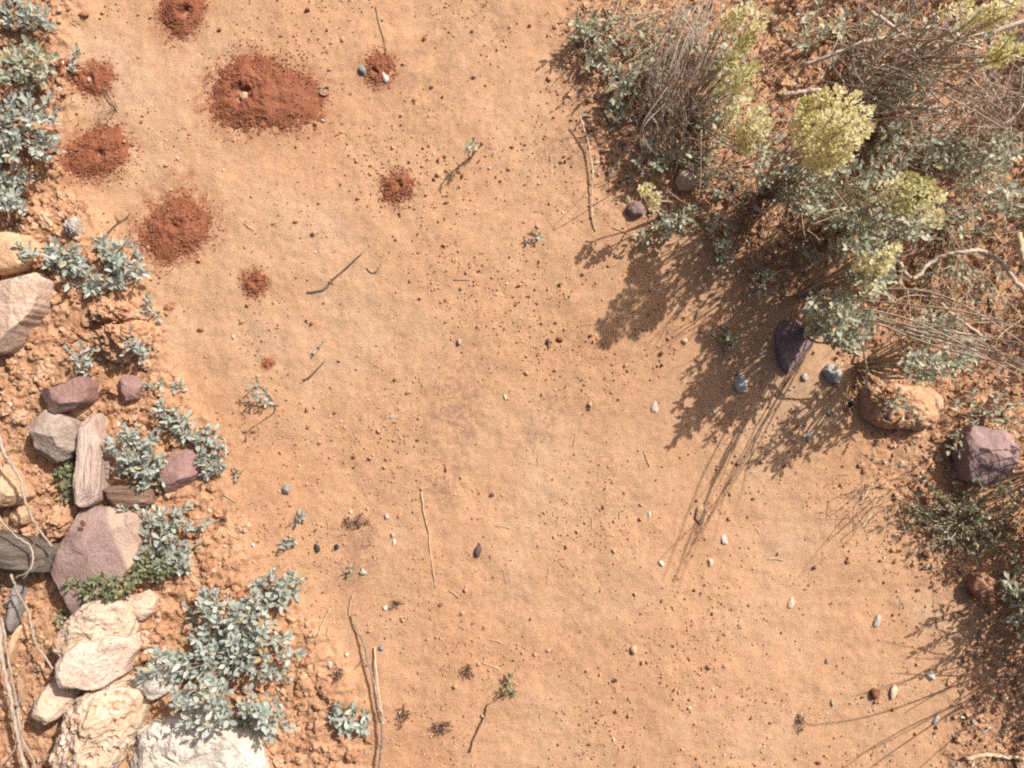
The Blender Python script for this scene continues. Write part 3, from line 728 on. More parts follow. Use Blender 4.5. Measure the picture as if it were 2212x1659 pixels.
for k, (px, py, w_, l_, lean, hf, colr, lab) in enumerate(PEB):
    rng = np.random.default_rng(900 + k)
    B, Fb = ICO[3]
    V = B.copy()
    V = facets(V, np.zeros(3), rng, 7, 0.62, 0.92)
    V = V * (1 + 0.16 * f3(B + k * 3.3, 1.3, 3, k)[:, None])
    V = V / np.max(np.abs(V), axis=0)
    rw, rl = w_ / S * 0.44, l_ / S * 0.44
    rh = min(rw, rl) * hf
    V = V * np.array((rw, rl, rh))
    a = math.radians(-lean)
    c, s = math.cos(a), math.sin(a)
    V = np.stack([V[:, 0] * c - V[:, 1] * s, V[:, 0] * s + V[:, 1] * c, V[:, 2]], -1)
    x, y, _ = W(px, py, rh)
    zb = gs(x, y)
    if 'crater' in lab: zb += 0.004
    if 'on top of the small' in lab: zb += 0.007
    if 'on the purple slab' in lab: zb += 0.052
    o = link('clod' if 'clod' in lab else 'pebble', mk_mesh('pebble', V, Fb, PC[colr]))
    o.location = (x, y, zb + rh * 0.38)
    tag(o, lab, 'clod' if 'clod' in lab else 'pebble', 'pebbles and small stones on the soil')

# ------------------------------------------------------------------ plants
def leaf_shape(L, Wd, kind, fold, curl, k=5):
    """one leaf lying along +Y, its top face to +Z"""
    ts = [0.0, 0.30, 0.55, 0.80, 1.0]
    if kind == 'ob': ws = [0.0, 0.55, 0.95, 0.85, 0.0]
    elif kind == 'ov': ws = [0.0, 0.9, 0.95, 0.55, 0.0]
    else: ws = [0.0, 0.85, 1.0, 0.9, 0.0]
    V = [(0, 0, 0)]
    for t, w_ in list(zip(ts, ws))[1:-1]:
        z = curl * L * t * t
        V += [(-w_ * Wd / 2, t * L, z + fold * w_ * Wd / 2), (0, t * L, z), (w_ * Wd / 2, t * L, z + fold * w_ * Wd / 2)]
    V.append((0, L, curl * L))
    F = [(0, 2, 1), (0, 3, 2)]
    for i in range(2):
        a = 1 + i * 3
        F += [(a, a + 1, a + 4), (a, a + 4, a + 3), (a + 1, a + 2, a + 5), (a + 1, a + 5, a + 4)]
    F += [(7, 8, 10), (8, 9, 10)]
    return np.array(V, float), np.array(F)

SHAPES = [leaf_shape(1, 0.44, 'ob', 0.35, -0.10), leaf_shape(1, 0.38, 'ov', 0.5, 0.10), leaf_shape(1, 0.50, 'ob', 0.25, -0.22), leaf_shape(1, 0.36, 'el', 0.45, 0.18), leaf_shape(1, 0.44, 'ov', 0.3, -0.05)]
BRACTS = [leaf_shape(1, 0.85, 'el', 0.4, 0.12), leaf_shape(1, 0.75, 'ob', 0.5, -0.1), leaf_shape(1, 0.95, 'el', 0.3, 0.2)]
LEAF_ME = {}
def leaf_mesh(matkey, i):
    key = (matkey, i)
    if key not in LEAF_ME:
        V, F = SHAPES[i]
        LEAF_ME[key] = mk_mesh('leaf', V, F, M[matkey])
    return LEAF_ME[key]

def frame(d, nrm):
    d = d / np.linalg.norm(d)
    n = nrm - d * (nrm @ d)
    if np.linalg.norm(n) < 1e-5: n = np.cross(d, (1, 0, 0.3))
    n /= np.linalg.norm(n)
    x = np.cross(d, n)
    return np.stack([x, d, n], 1)

GOLD = 2.399963
N_LEAF = [0]
def plant(name, label, base, blobs, leafmat='salt', lsize=(0.011, 0.017), seed=1, per=9, cap=260, spr_len=0.035, group=None, old=0.05, flower=None, cat='plant', stem_mat='stem', lean=0.55, stem_r=0.0009, on_ground=False):
    """blobs: (x, y, rx, ry, sprigs, zlo, zhi) as seen on the map; a stem runs from the base to every sprig"""
    rng = np.random.default_rng(seed)
    bx, by, _ = W(*base)
    bz = gs(bx, by)
    b0 = np.array((bx, by, bz))
    root = empty(name, b0)
    tag(root, label, cat, group)
    stems = MB(); leaves = []
    for (cx, cy, rx, ry, ns, zlo, zhi) in blobs:
        for i in range(ns):
            q = math.sqrt((i + 0.5) / ns) ; a = i * GOLD + rng.uniform(-0.5, 0.5)
            z = bz + rng.uniform(zlo, zhi) * (1.0 - 0.35 * q)
            tip = W(cx + rx * q * math.cos(a) + rng.normal() * 3, cy + ry * q * math.sin(a) + rng.normal() * 3, 0.0 if on_ground else z)
            tip[2] = z
            tip[2] = max(tip[2], gs(tip[0], tip[1]) + 0.006)
            out = tip - b0
            ax = np.array((out[0] * lean, out[1] * lean, abs(out[2]) * 0.7 + 0.012)); ax += rng.normal(size=3) * 0.012
            ax[2] = max(ax[2], 0.004)
            ax /= np.linalg.norm(ax)
            sl = spr_len * rng.uniform(0.7, 1.25)
            sl = min(sl, max(0.012, (tip[2] - gs(tip[0], tip[1])) / max(ax[2], 0.25)))
            low = tip - ax * sl
            low[2] = max(low[2], gs(low[0], low[1]) + 0.002)
            mid = (b0 + low) / 2 + rng.normal(size=3) * 0.006
            mid[2] = max(mid[2], gs(mid[0], mid[1]) + 0.003)
            P = catmull([b0, mid, low, tip], 5)
            stems.add(*tube(P, stem_r * 1.5, stem_r * 0.6, 4))
            n = int(per * rng.uniform(0.75, 1.3))
            for k in range(n):
                t = k / max(n - 1, 1)
                ang = k * GOLD + rng.uniform(-0.4, 0.4)
                u = np.cross(ax, (0.3, 0.1, 0.95)); u /= np.linalg.norm(u); v = np.cross(ax, u)
                o_ = u * math.cos(ang) + v * math.sin(ang)
                be = math.radians(22 + 55 * t + rng.uniform(-14, 14))
                d = ax * math.cos(be) + o_ * math.sin(be)
                if d[2] < -0.15: d[2] *= 0.2
                p = tip - ax * sl * t
                p = p.copy(); p[2] = max(p[2], gs(p[0], p[1]) + 0.003)
                s = rng.uniform(*lsize) * (0.62 + 0.38 * min(1, t * 2.2 + 0.15))
                nrm = ax + rng.normal(size=3) * 0.42 + np.array((0.15, 0.15, 0.35))
                leaves.append((p, frame(d, nrm), s, 'old' if rng.uniform() < old * (0.3 + 1.6 * t) else leafmat, int(rng.integers(len(SHAPES)))))
    tag(link('stems', stems.mesh('stems', M[stem_mat], True, b0), root), kind='stuff')
    order = np.argsort([-l[0][2] - 0.004 * rng.uniform() for l in leaves])
    fol = {}
    for j, idx in enumerate(order):
        p, Rm, s, mk, si = leaves[idx]
        if j < cap:
            o = link('leaf', leaf_mesh(mk, si), root)
            m4 = Matrix([list(Rm[0] * s) + [p[0] - b0[0]], list(Rm[1] * s) + [p[1] - b0[1]], list(Rm[2] * s) + [p[2] - b0[2]], [0, 0, 0, 1]])
            o.matrix_basis = m4
            N_LEAF[0] += 1
        else:
            V, F = SHAPES[si]
            fol.setdefault(mk, MB()).add((V * s) @ Rm.T + p, F)
    for mk, g in fol.items():
        tag(link('foliage', g.mesh('foliage', M[mk], True, b0), root), kind='stuff')
    return root, b0, rng

def spike(root, b0, rng, tip_px, z, length, n, size, matkey, ax=None, stem_from=None, w=1.0):
    """a dense spike of papery bracts, one part of the plant"""
    tip = W(tip_px[0], tip_px[1], z)
    ax = np.array(ax if ax is not None else (rng.normal() * 0.25 + 0.15, rng.normal() * 0.25 + 0.12, 1.0), float); ax /= np.linalg.norm(ax)
    g = MB()
    u = np.cross(ax, (0.3, 0.1, 0.95)); u /= np.linalg.norm(u); v = np.cross(ax, u)
    for k in range(n):
        t = k / n
        ang = k * GOLD + rng.uniform(-0.3, 0.3)
        o_ = u * math.cos(ang) + v * math.sin(ang)
        be = math.radians(15 + 55 * min(1, t * 2.5) + rng.uniform(-15, 15))
        d = ax * math.cos(be) + o_ * math.sin(be)
        p = tip - ax * length * t + o_ * 0.004 * w * rng.uniform(0.2, 1.0) * min(1, 0.3 + t * 3)
        V, F = BRACTS[int(rng.integers(3))]
        s = size * rng.uniform(0.75, 1.25)
        g.add((V * s) @ frame(d, ax + rng.normal(size=3) * 0.3).T + p, F)
    low = tip - ax * length
    tag(link('flower_spike', g.mesh('flower_spike', M[matkey], True, b0), root))
    P = catmull([np.array(b0) if stem_from is None else stem_from, (np.array(b0) + low) / 2 + rng.normal(size=3) * 0.01, low, tip], 6)
    V, F = tube(P, 0.0016, 0.0008, 5)
    link('stem', mk_mesh('stem', V - b0, F, M['stem']), root)

GL = 'grey saltbush plants along the left edge'
plant('saltbush', 'grey green saltbush in the top left corner', (25, 40), [(35, 18, 60, 34, 10, 0.03, 0.07), (85, 35, 30, 30, 5, 0.02, 0.05)], seed=101, group=GL)
plant('saltbush', 'grey saltbush at the left edge above the pinkish half hidden stone', (50, 165), [(60, 135, 66, 52, 22, 0.03, 0.09), (-30, 150, 50, 50, 8, 0.03, 0.09)], leafmat='salt_green', seed=102, group=GL)
plant('saltbush', 'large grey saltbush beside the red mound with the dark hole', (40, 300), [(58, 280, 88, 84, 32, 0.04, 0.10), (-40, 300, 60, 90, 12, 0.04, 0.1), (10, 215, 40, 30, 6, 0.03, 0.07)], seed=103, group=GL)
plant('saltbush', 'grey saltbush at the left edge above the flat tan stone', (10, 430), [(25, 415, 44, 62, 14, 0.03, 0.08), (-40, 420, 50, 60, 8, 0.03, 0.08)], seed=104, group=GL)
plant('saltbush', 'low grey saltbush sprawling over the flat tan stone', (110, 580), [(85, 545, 80, 30, 14, 0.035, 0.055), (150, 575, 36, 28, 6, 0.015, 0.04), (200, 612, 36, 22, 6, 0.01, 0.03)], seed=105, group=GL, lsize=(0.013, 0.019))
plant('saltbush', 'grey saltbush just below left of the dark coarse mound', (255, 590), [(245, 535, 44, 34, 9, 0.02, 0.05), (275, 585, 40, 44, 9, 0.01, 0.04)], seed=106, group=GL, lsize=(0.013, 0.019))
plant('seedling', 'small row of grey sprigs right of the crumbly soil ridge', (320, 668), [(312, 660, 24, 22, 4, 0.006, 0.02), (338, 690, 8, 6, 1, 0.004, 0.01)], seed=107, group=GL, spr_len=0.015, per=9, lsize=(0.008, 0.013))
plant('saltbush', 'grey sprigs left of the crumbly pink soil lump', (200, 795), [(172, 770, 34, 36, 6, 0.015, 0.04)], seed=108, group=GL, per=8)
plant('saltbush', 'grey sprigs growing over the foot of the pink soil lump', (285, 775), [(285, 742, 38, 32, 9, 0.03, 0.06)], seed=109, group=GL, per=9)
plant('seedling', 'single grey sprig left of a second one above the left saltbush', (330, 838), [(330, 828, 14, 14, 2, 0.008, 0.02)], seed=110, group=GL, spr_len=0.015, per=8, lsize=(0.008, 0.013))
plant('seedling', 'single grey sprig right of a second one above the left saltbush', (384, 834), [(384, 828, 12, 12, 2, 0.008, 0.02)], seed=111, group=GL, spr_len=0.015, per=8, lsize=(0.008, 0.013))
plant('saltbush', 'thin spreading grey saltbush at the path edge above the shaded purple stone', (400, 940), [(370, 895, 50, 30, 8, 0.01, 0.04), (410, 930, 60, 30, 9, 0.01, 0.04), (470, 958, 26, 16, 4, 0.01, 0.03)], seed=112, group=GL, per=9)
plant('saltbush', 'dense pale saltbush right of the weathered wood', (300, 1020), [(285, 960, 52, 56, 18, 0.04, 0.08), (310, 1015, 60, 44, 14, 0.03, 0.06)], seed=113, group=GL, lsize=(0.012, 0.018))
plant('saltbush', 'grey saltbush on the right end of the shaded purple stone', (450, 1020), [(455, 1000, 36, 36, 9, 0.02, 0.04)], seed=114, group=GL, per=9)
plant('herb', 'small dark olive plant left of the weathered wood', (150, 1050), [(150, 1042, 34, 46, 18, 0.025, 0.045)], leafmat='olive', seed=115, group='olive green herbs among the rocks', per=9, lsize=(0.008, 0.013), spr_len=0.018, cat='herb')
plant('saltbush', 'grey saltbush beside the right end of the big purple slab', (350, 1200), [(300, 1110, 50, 30, 7, 0.025, 0.05), (385, 1120, 60, 34, 9, 0.02, 0.05), (345, 1180, 60, 44, 12, 0.03, 0.06), (400, 1195, 40, 40, 7, 0.03, 0.06)], seed=116, group=GL, per=9, lsize=(0.012, 0.018))
plant('herb', 'olive green plant spreading along the lower end of the purple slab', (240, 1262), [(215, 1268, 80, 28, 22, 0.06, 0.085), (325, 1222, 54, 36, 18, 0.03, 0.055)], leafmat='olive', seed=117, group='olive green herbs among the rocks', per=9, lsize=(0.009, 0.015), spr_len=0.02, cat='herb')
plant('saltbush', 'largest grey saltbush, spreading beside the stacked pale rocks', (500, 1420), [(500, 1330, 100, 76, 34, 0.04, 0.09), (560, 1410, 96, 70, 26, 0.04, 0.09), (420, 1420, 60, 64, 18, 0.04, 0.09), (335, 1440, 50, 44, 10, 0.07, 0.10)], seed=118, group=GL, per=10, lsize=(0.0125, 0.019), cap=300)
plant('saltbush', 'grey saltbush at the path edge above the largest saltbush', (600, 1300), [(600, 1268, 58, 40, 14, 0.02, 0.05)], seed=119, group=GL, per=10)
plant('saltbush', 'grey saltbush casting leafy shadows on the white limestone slab', (520, 1560), [(470, 1525, 115, 54, 26, 0.10, 0.15), (580, 1560, 50, 50, 11, 0.05, 0.10)], seed=120, group=GL, per=10, lsize=(0.0125, 0.019), cap=300)
plant('herb', 'small olive plant in the gap left of the stacked pale rocks', (140, 1335), [(140, 1332, 20, 26, 5, 0.01, 0.03)], leafmat='olive', seed=121, group='olive green herbs among the rocks', per=7, lsize=(0.009, 0.014), cat='herb')
GS = 'tiny grey seedlings on the path'
plant('seedling', 'tiny grey seedling right of the shaded path edge, above two leaf sprigs', (648, 1126), [(648, 1120, 13, 16, 3, 0.01, 0.02)], seed=131, group=GS, spr_len=0.014, per=7, lsize=(0.008, 0.013), cat='seedling')
plant('seedling', 'tiny grey seedling left of the long black pebble', (628, 1180), [(626, 1176, 18, 10, 3, 0.01, 0.02)], seed=132, group=GS, spr_len=0.014, per=6, lsize=(0.008, 0.013), cat='seedling')
plant('saltbush', 'grey saltbush sprig at the bottom left of the dark twig', (758, 1570), [(755, 1550, 42, 40, 10, 0.015, 0.045)], seed=133, group=GL, per=9, lsize=(0.012, 0.018))
plant('seedling', 'thin grey seedling with a long shadow on the left of the path', (592, 876), [(550, 850, 26, 20, 5, 0.03, 0.05), (584, 868, 3, 3, 1, 0.10, 0.105)], seed=134, group=GS, per=7, lsize=(0.007, 0.012), cat='seedling', spr_len=0.014)
plant('seedling', 'tiny leaf sprig beside the small upper left mound', (168, 130), [(165, 122, 16, 18, 3, 0.015, 0.03)], seed=135, group=GS, per=8, lsize=(0.008, 0.013), cat='seedling', spr_len=0.015)
plant('seedling', 'upright dark grey seedling at the upper middle with a long shadow', (1022, 335), [(1018, 312, 6, 14, 4, 0.06, 0.10)], leafmat='salt_green', seed=136, group=GS, per=6, lsize=(0.007, 0.012), cat='seedling', spr_len=0.03)
plant('seedling', 'tiny grey sprig below the tan pebble on the upper path', (1163, 515), [(1163, 512, 7, 18, 2, 0.01, 0.025)], seed=137, group=GS, per=6, lsize=(0.006, 0.010), cat='seedling', spr_len=0.02)
plant('seedling', 'small brown grey seedling near the bottom right of the dark twig', (1100, 1495), [(1098, 1482, 24, 18, 4, 0.015, 0.035)], leafmat='olive', seed=138, group=GS, per=7, lsize=(0.006, 0.010), cat='seedling', spr_len=0.018)
plant('seedling', 'green shoot beside the grey pebble above the dark twig', (760, 1236), [(758, 1228, 8, 10, 2, 0.01, 0.02)], leafmat='olive', seed=139, group=GS, per=5, lsize=(0.007, 0.011), cat='seedling', spr_len=0.012)
plant('seedling', 'tiny olive sprig at the path edge right of the shaded purple stone', (512, 1012), [(511, 1010, 7, 14, 2, 0.006, 0.015)], leafmat='olive', seed=140, group=GS, per=6, lsize=(0.005, 0.009), cat='seedling', spr_len=0.012)
plant('seedling', 'faint grey sprig on the path left of the upper twig shadow', (688, 750), [(687, 748, 9, 11, 2, 0.004, 0.01)], seed=141, group=GS, per=4, lsize=(0.005, 0.009), cat='seedling', spr_len=0.01)
plant('seedling', 'grey sprig on the shard strewn soil above the flat tan stone', (166, 488), [(158, 470, 12, 10, 2, 0.012, 0.02)], seed=142, group=GS, per=4, lsize=(0.007, 0.011), cat='seedling', spr_len=0.012)

GD = 'dead brown plant scraps on the path'
for kk, (cx, cy, rx, ry, n_, lab) in enumerate([
    (955, 1572, 24, 16, 7, 'brown dead plant scrap at the bottom between the crooked twig and the curved shadow twig'),
    (1010, 1450, 14, 18, 5, 'small dark dead scrap above the curved shadow twig'),
    (872, 1548, 12, 26, 5, 'thin brown dead scrap right of the crooked twig'),
    (770, 1128, 30, 10, 6, 'row of dark brown scraps left of the long tan straw'),
    (858, 1306, 7, 14, 3, 'small reddish dead sprig above the round dark grey pebble'),
    (728, 1455, 14, 20, 5, 'dark dead scrap in place of debris shadows between the saltbush and the crooked twig'),  # shadows of debris, built as a clump of dark leaves
    (483, 1122, 6, 14, 3, 'purple brown dead sprig at the path edge below the shaded purple stone'),
    (1728, 1560, 9, 18, 4, 'dark dead scrap beside a bright straw at lower right'),]):
    plant('dead_scrap', lab, (cx, cy), [(cx, cy, rx, ry, n_ * 2, 0.001, 0.006)], leafmat='dead', seed=500 + kk, group=GD, per=5, lsize=(0.003, 0.0065), cat='plant scrap', spr_len=0.004, stem_mat='darkstrand', stem_r=0.0003, old=0.0)
# right side shrubs
GR = 'leafy shrubs along the right side'
r_, b_, g_ = plant('yellow_flowered_shrub', 'shrub with the big pale yellow flower cluster at upper right', (1640, 430), [(1760, 400, 70, 46, 16, 0.16, 0.24), (1690, 350, 70, 70, 14, 0.12, 0.2), (1800, 350, 70, 50, 12, 0.18, 0.26)], leafmat='salt_green', seed=201, group=GR, per=9, lsize=(0.0105, 0.0155), cat='shrub', spr_len=0.05, lean=0.3)
k = 0
for (cx, cy, z) in [(1745, 215, 0.30), (1780, 200, 0.31), (1815, 192, 0.32), (1850, 205, 0.32), (1880, 235, 0.31), (1730, 255, 0.29), (1765, 248, 0.31), (1805, 240, 0.33), (1845, 255, 0.33), (1878, 275, 0.31), (1735, 295, 0.28), (1770, 295, 0.30), (1810, 290, 0.32), (1850, 305, 0.30), (1760, 335, 0.27), (1800, 335, 0.28), (1832, 335, 0.28), (1790, 358, 0.25)]:
    z = 0.34 - 0.0011 * math.hypot(cx - 1825, cy - 262)
    spike(r_, b_, g_, (cx, cy), z, 0.035, 85, 0.0058, 'bract' if k % 6 else 'bract_green', w=2.8, ax=((cx - 1795) / 170, -(cy - 300) / 170, 1.2)); k += 1
r_, b_, g_ = plant('yellow_flowered_shrub', 'tall shrub with a long yellow green flower spike at the top', (1480, 250), [(1600, 120, 50, 90, 12, 0.10, 0.16), (1570, 220, 50, 80, 12, 0.08, 0.13)], leafmat='salt_green', seed=202, group=GR, per=9, lsize=(0.010, 0.016), cat='shrub', spr_len=0.05, lean=0.3)
for j, (cx, cy, z) in enumerate([(1625, 10, 0.20), (1600, 40, 0.19), (1655, 25, 0.20), (1618, 80, 0.18), (1595, 120, 0.18), (1632, 140, 0.17), (1600, 170, 0.16), (1622, 205, 0.15), (1645, 235, 0.15), (1590, 235, 0.14), (1640, 275, 0.14), (1612, 270, 0.13), (1662, 260, 0.14), (1612, 310, 0.12)]):
    spike(r_, b_, g_, (cx, cy), z, 0.045, 80, 0.0060, 'bract_green' if 3 <= j <= 6 else 'bract', w=2.4)
r_, b_, g_ = plant('yellow_flowered_shrub', 'shrub with olive yellow flowers right of the big yellow cluster', (1800, 520), [(1930, 380, 70, 60, 16, 0.16, 0.24), (1880, 470, 80, 64, 24, 0.16, 0.24), (2000, 480, 60, 44, 14, 0.16, 0.23), (1800, 440, 70, 50, 14, 0.14, 0.21)], leafmat='salt_green', seed=203, group=GR, per=10, lsize=(0.0105, 0.0155), cat='shrub', spr_len=0.05, lean=0.3)
for j, (cx, cy, z) in enumerate([(1945, 395, 0.24), (1975, 385, 0.25), (2010, 400, 0.25), (2035, 425, 0.24), (1960, 430, 0.23), (1995, 440, 0.24), (2020, 455, 0.22)]):
    spike(r_, b_, g_, (cx, cy), z, 0.035, 64, 0.0058, 'bract_green' if j % 3 else 'bract', w=2.4)
r_, b_, g_ = plant('yellow_flowered_shrub', 'sprig with small yellow cream flowers above the grey green leafy branch', (1720, 640), [(1880, 530, 70, 56, 24, 0.19, 0.26), (1905, 600, 54, 40, 15, 0.18, 0.25)], leafmat='salt_green', seed=204, group=GR, per=10, lsize=(0.0105, 0.0155), cat='shrub', spr_len=0.045, lean=0.3)
for j, (cx, cy, z) in enumerate([(1882, 565, 0.22), (1905, 580, 0.22), (1925, 550, 0.23), (1940, 530, 0.22), (1895, 605, 0.20)]):
    spike(r_, b_, g_, (cx, cy), z, 0.03, 56, 0.0058, 'bract', w=2.3)
plant('leafy_shrub', 'grey green leafy branch hanging over the dark purple stone', (1730, 720), [(1820, 680, 70, 56, 30, 0.20, 0.26), (1850, 735, 36, 26, 8, 0.17, 0.22)], leafmat='salt_green', seed=205, group=GR, per=11, lsize=(0.012, 0.0175), cat='shrub', spr_len=0.045, lean=0.3)
plant('leafy_shrub', 'grey green sprigs right of the leafy branch, above the blocky clod', (1850, 790), [(2040, 700, 36, 30, 9, 0.19, 0.25), (2025, 790, 50, 40, 18, 0.19, 0.25), (2110, 760, 40, 40, 8, 0.18, 0.25), (1960, 880, 40, 30, 4, 0.08, 0.1)], leafmat='salt_green', seed=206, group=GR, per=10, lsize=(0.0105, 0.0155), cat='shrub', spr_len=0.04, lean=0.3)
plant('leafy_shrub', 'column of grey leaves in the shade below the dry grass', (1545, 560), [(1565, 505, 22, 50, 8, 0.04, 0.1), (1555, 580, 18, 26, 3, 0.03, 0.06)], leafmat='salt_green', seed=207, group=GR, per=8, lsize=(0.009, 0.014), cat='shrub', spr_len=0.035)
plant('leafy_shrub', 'dim grey sprig lying on the shaded sand left of the dark purple stone', (1572, 738), [(1572, 724, 28, 32, 6, 0.01, 0.04)], leafmat='salt_green', seed=208, group=GR, per=8, lsize=(0.009, 0.014), cat='sprig', spr_len=0.025)
plant('leafy_shrub', 'dark green sprig between the shaded column of leaves and the purple stone', (1645, 622), [(1650, 608, 26, 34, 6, 0.03, 0.07)], leafmat='salt_green', seed=209, group=GR, per=8, lsize=(0.009, 0.014), cat='sprig', spr_len=0.03)
plant('leafy_shrub', 'dark blue green sprig under the yellow flowered shrub', (1745, 545), [(1755, 540, 20, 30, 5, 0.04, 0.08)], leafmat='salt_green', seed=210, group=GR, per=8, lsize=(0.010, 0.014), cat='sprig', spr_len=0.03)
r_, b_, g_ = plant('leafy_shrub', 'small shrub with one pale flower spike at the left of the shade', (1440, 470), [(1440, 480, 34, 30, 7, 0.03, 0.07), (1480, 470, 40, 40, 7, 0.03, 0.08), (1390, 510, 20, 14, 2, 0.02, 0.04)], leafmat='salt_green', seed=211, group=GR, per=9, lsize=(0.010, 0.016), cat='shrub', spr_len=0.03)
for j, (cx, cy, z) in enumerate([(1405, 402, 0.12), (1418, 420, 0.115), (1412, 434, 0.10)]):
    spike(r_, b_, g_, (cx, cy), z, 0.035, 50, 0.0056, 'bract', w=1.4)
plant('leafy_shrub', 'pale leaved shrub at the top left of the right hand thicket', (1270, 60), [(1260, 45, 34, 40, 7, 0.04, 0.09), (1290, 110, 40, 60, 9, 0.03, 0.08), (1370, 60, 60, 60, 9, 0.03, 0.09)], leafmat='salt_green', seed=212, group=GR, per=9, lsize=(0.010, 0.016), cat='shrub', spr_len=0.035)
plant('leafy_shrub', 'sparse pale leaved shrub below the thicket corner beside the standing straw', (1370, 190), [(1340, 170, 50, 50, 9, 0.03, 0.08), (1410, 130, 50, 60, 9, 0.04, 0.09), (1330, 245, 26, 24, 4, 0.01, 0.04), (1430, 210, 40, 40, 5, 0.03, 0.07)], leafmat='salt_green', seed=213, group=GR, per=9, lsize=(0.010, 0.016), cat='shrub', spr_len=0.035)
plant('leafy_shrub', 'sparse grey leaves under the dry grass beside the pink stone', (1440, 330), [(1420, 340, 60, 40, 9, 0.02, 0.06), (1530, 350, 50, 50, 9, 0.03, 0.08), (1600, 410, 50, 40, 7, 0.03, 0.08)], leafmat='salt_green', seed=214, group=GR, per=8, lsize=(0.010, 0.015), cat='shrub', spr_len=0.03)
r_, b_, g_ = plant('leafy_shrub', 'pale green shrub at the right edge of the thicket', (2020, 300), [(2180, 320, 50, 44, 10, 0.14, 0.22), (2120, 350, 60, 40, 9, 0.12, 0.2), (2195, 420, 40, 60, 9, 0.12, 0.2)], leafmat='salt_green', seed=215, group=GR, per=10, lsize=(0.0105, 0.0155), cat='shrub', spr_len=0.045, lean=0.3)
r_, b_, g_ = plant('yellow_flowered_shrub', 'yellow green shrub in the top right corner', (1960, 130), [(2170, 60, 60, 60, 9, 0.2, 0.3), (2080, 40, 60, 40, 6, 0.16, 0.26), (2000, 170, 60, 50, 8, 0.1, 0.18)], leafmat='salt_green', seed=216, group=GR, per=9, lsize=(0.0105, 0.0155), cat='shrub', spr_len=0.05, lean=0.3)
for j, (cx, cy, z) in enumerate([(2095, 8, 0.3), (2125, 18, 0.31), (2155, 5, 0.32), (2185, 25, 0.32), (2205, 8, 0.32), (2188, 75, 0.3), (2205, 105, 0.3), (2175, 110, 0.28)]):
    spike(r_, b_, g_, (cx, cy), z, 0.04, 60, 0.0060, 'bract' if j < 5 else 'bract_green', w=1.7)
plant('leafy_shrub', 'sparse leaves at the top of the thicket left of the top right corner', (1820, 60), [(1800, 40, 90, 40, 8, 0.05, 0.12), (1940, 40, 60, 40, 7, 0.06, 0.14), (1850, 130, 60, 40, 6, 0.04, 0.1), (1720, 60, 40, 60, 5, 0.05, 0.1)], leafmat='salt_green', seed=217, group=GR, per=9, lsize=(0.010, 0.015), cat='shrub', spr_len=0.035, old=0.15)
plant('leafy_shrub', 'mid height grey green leaves between the yellow cluster and the right edge', (1880, 300), [(1960, 290, 60, 50, 12, 0.10, 0.18), (2060, 330, 60, 50, 12, 0.12, 0.2), (1930, 190, 60, 40, 8, 0.08, 0.14)], leafmat='salt_green', seed=223, group=GR, per=9, lsize=(0.011, 0.017), cat='shrub', spr_len=0.045, lean=0.3, old=0.08)
plant('leafy_shrub', 'scattered grey leaves right of the wavy dry branch', (2030, 480), [(2100, 470, 70, 50, 11, 0.06, 0.12), (2130, 620, 60, 50, 9, 0.05, 0.12), (2040, 600, 50, 30, 6, 0.04, 0.1)], leafmat='salt_green', seed=224, group=GR, per=8, lsize=(0.010, 0.015), cat='shrub', spr_len=0.035, old=0.15)
plant('leafy_shrub', 'olive leaved shrub left of the yellow green spike', (1480, 130), [(1490, 60, 60, 50, 10, 0.04, 0.09), (1560, 120, 40, 60, 9, 0.05, 0.1)], leafmat='salt_green', seed=225, group=GR, per=8, lsize=(0.010, 0.015), cat='shrub', spr_len=0.035, old=0.1)
plant('low_herb', 'dense small leaved olive mat at the lower right edge', (2085, 1130), [(2050, 1095, 90, 60, 30, 0.02, 0.06), (2160, 1120, 70, 80, 26, 0.03, 0.08), (2100, 1180, 90, 50, 20, 0.02, 0.06), (1975, 1110, 40, 30, 7, 0.01, 0.03)], leafmat='mat_green', seed=218, group=GR, per=11, lsize=(0.006, 0.010), cat='herb', spr_len=0.025, old=0.25, cap=200)
plant('leafy_shrub', 'grey green sprigs above and beside the striped purple stone', (2120, 900), [(2090, 860, 30, 24, 4, 0.03, 0.08), (2060, 960, 24, 30, 4, 0.03, 0.06), (2190, 880, 40, 60, 7, 0.04, 0.1), (2170, 1050, 40, 30, 5, 0.05, 0.09)], leafmat='salt_green', seed=219, group=GR, per=8, lsize=(0.009, 0.014), cat='shrub', spr_len=0.035)
plant('leafy_shrub', 'grey shrub at the right edge below the olive mat', (2230, 1290), [(2200, 1260, 34, 60, 8, 0.04, 0.12), (2205, 1350, 26, 50, 5, 0.03, 0.1), (2290, 1300, 60, 110, 16, 0.08, 0.2)], leafmat='salt_green', seed=220, group=GR, per=10, lsize=(0.0105, 0.0155), cat='shrub', spr_len=0.04)
plant('leafy_shrub', 'leafy shrub past the lower right edge casting blotchy shadows', (2270, 1200), [(2225, 1075, 60, 70, 26, 0.11, 0.19), (2265, 1210, 60, 80, 32, 0.12, 0.21), (2300, 1350, 75, 90, 34, 0.12, 0.23), (2330, 1490, 70, 70, 20, 0.1, 0.21)], leafmat='salt_green', seed=222, group=GR, per=11, lsize=(0.0105, 0.0155), cat='shrub', spr_len=0.045, cap=60, on_ground=True)
plant('leafy_shrub', 'saltbush standing just past the right edge of the photo', (2300, 1000), [(2340, 960, 80, 110, 24, 0.12, 0.26), (2330, 1120, 70, 90, 16, 0.08, 0.2)], leafmat='salt_green', seed=221, group=GR, per=10, lsize=(0.010, 0.015), cat='shrub', spr_len=0.045, cap=60)

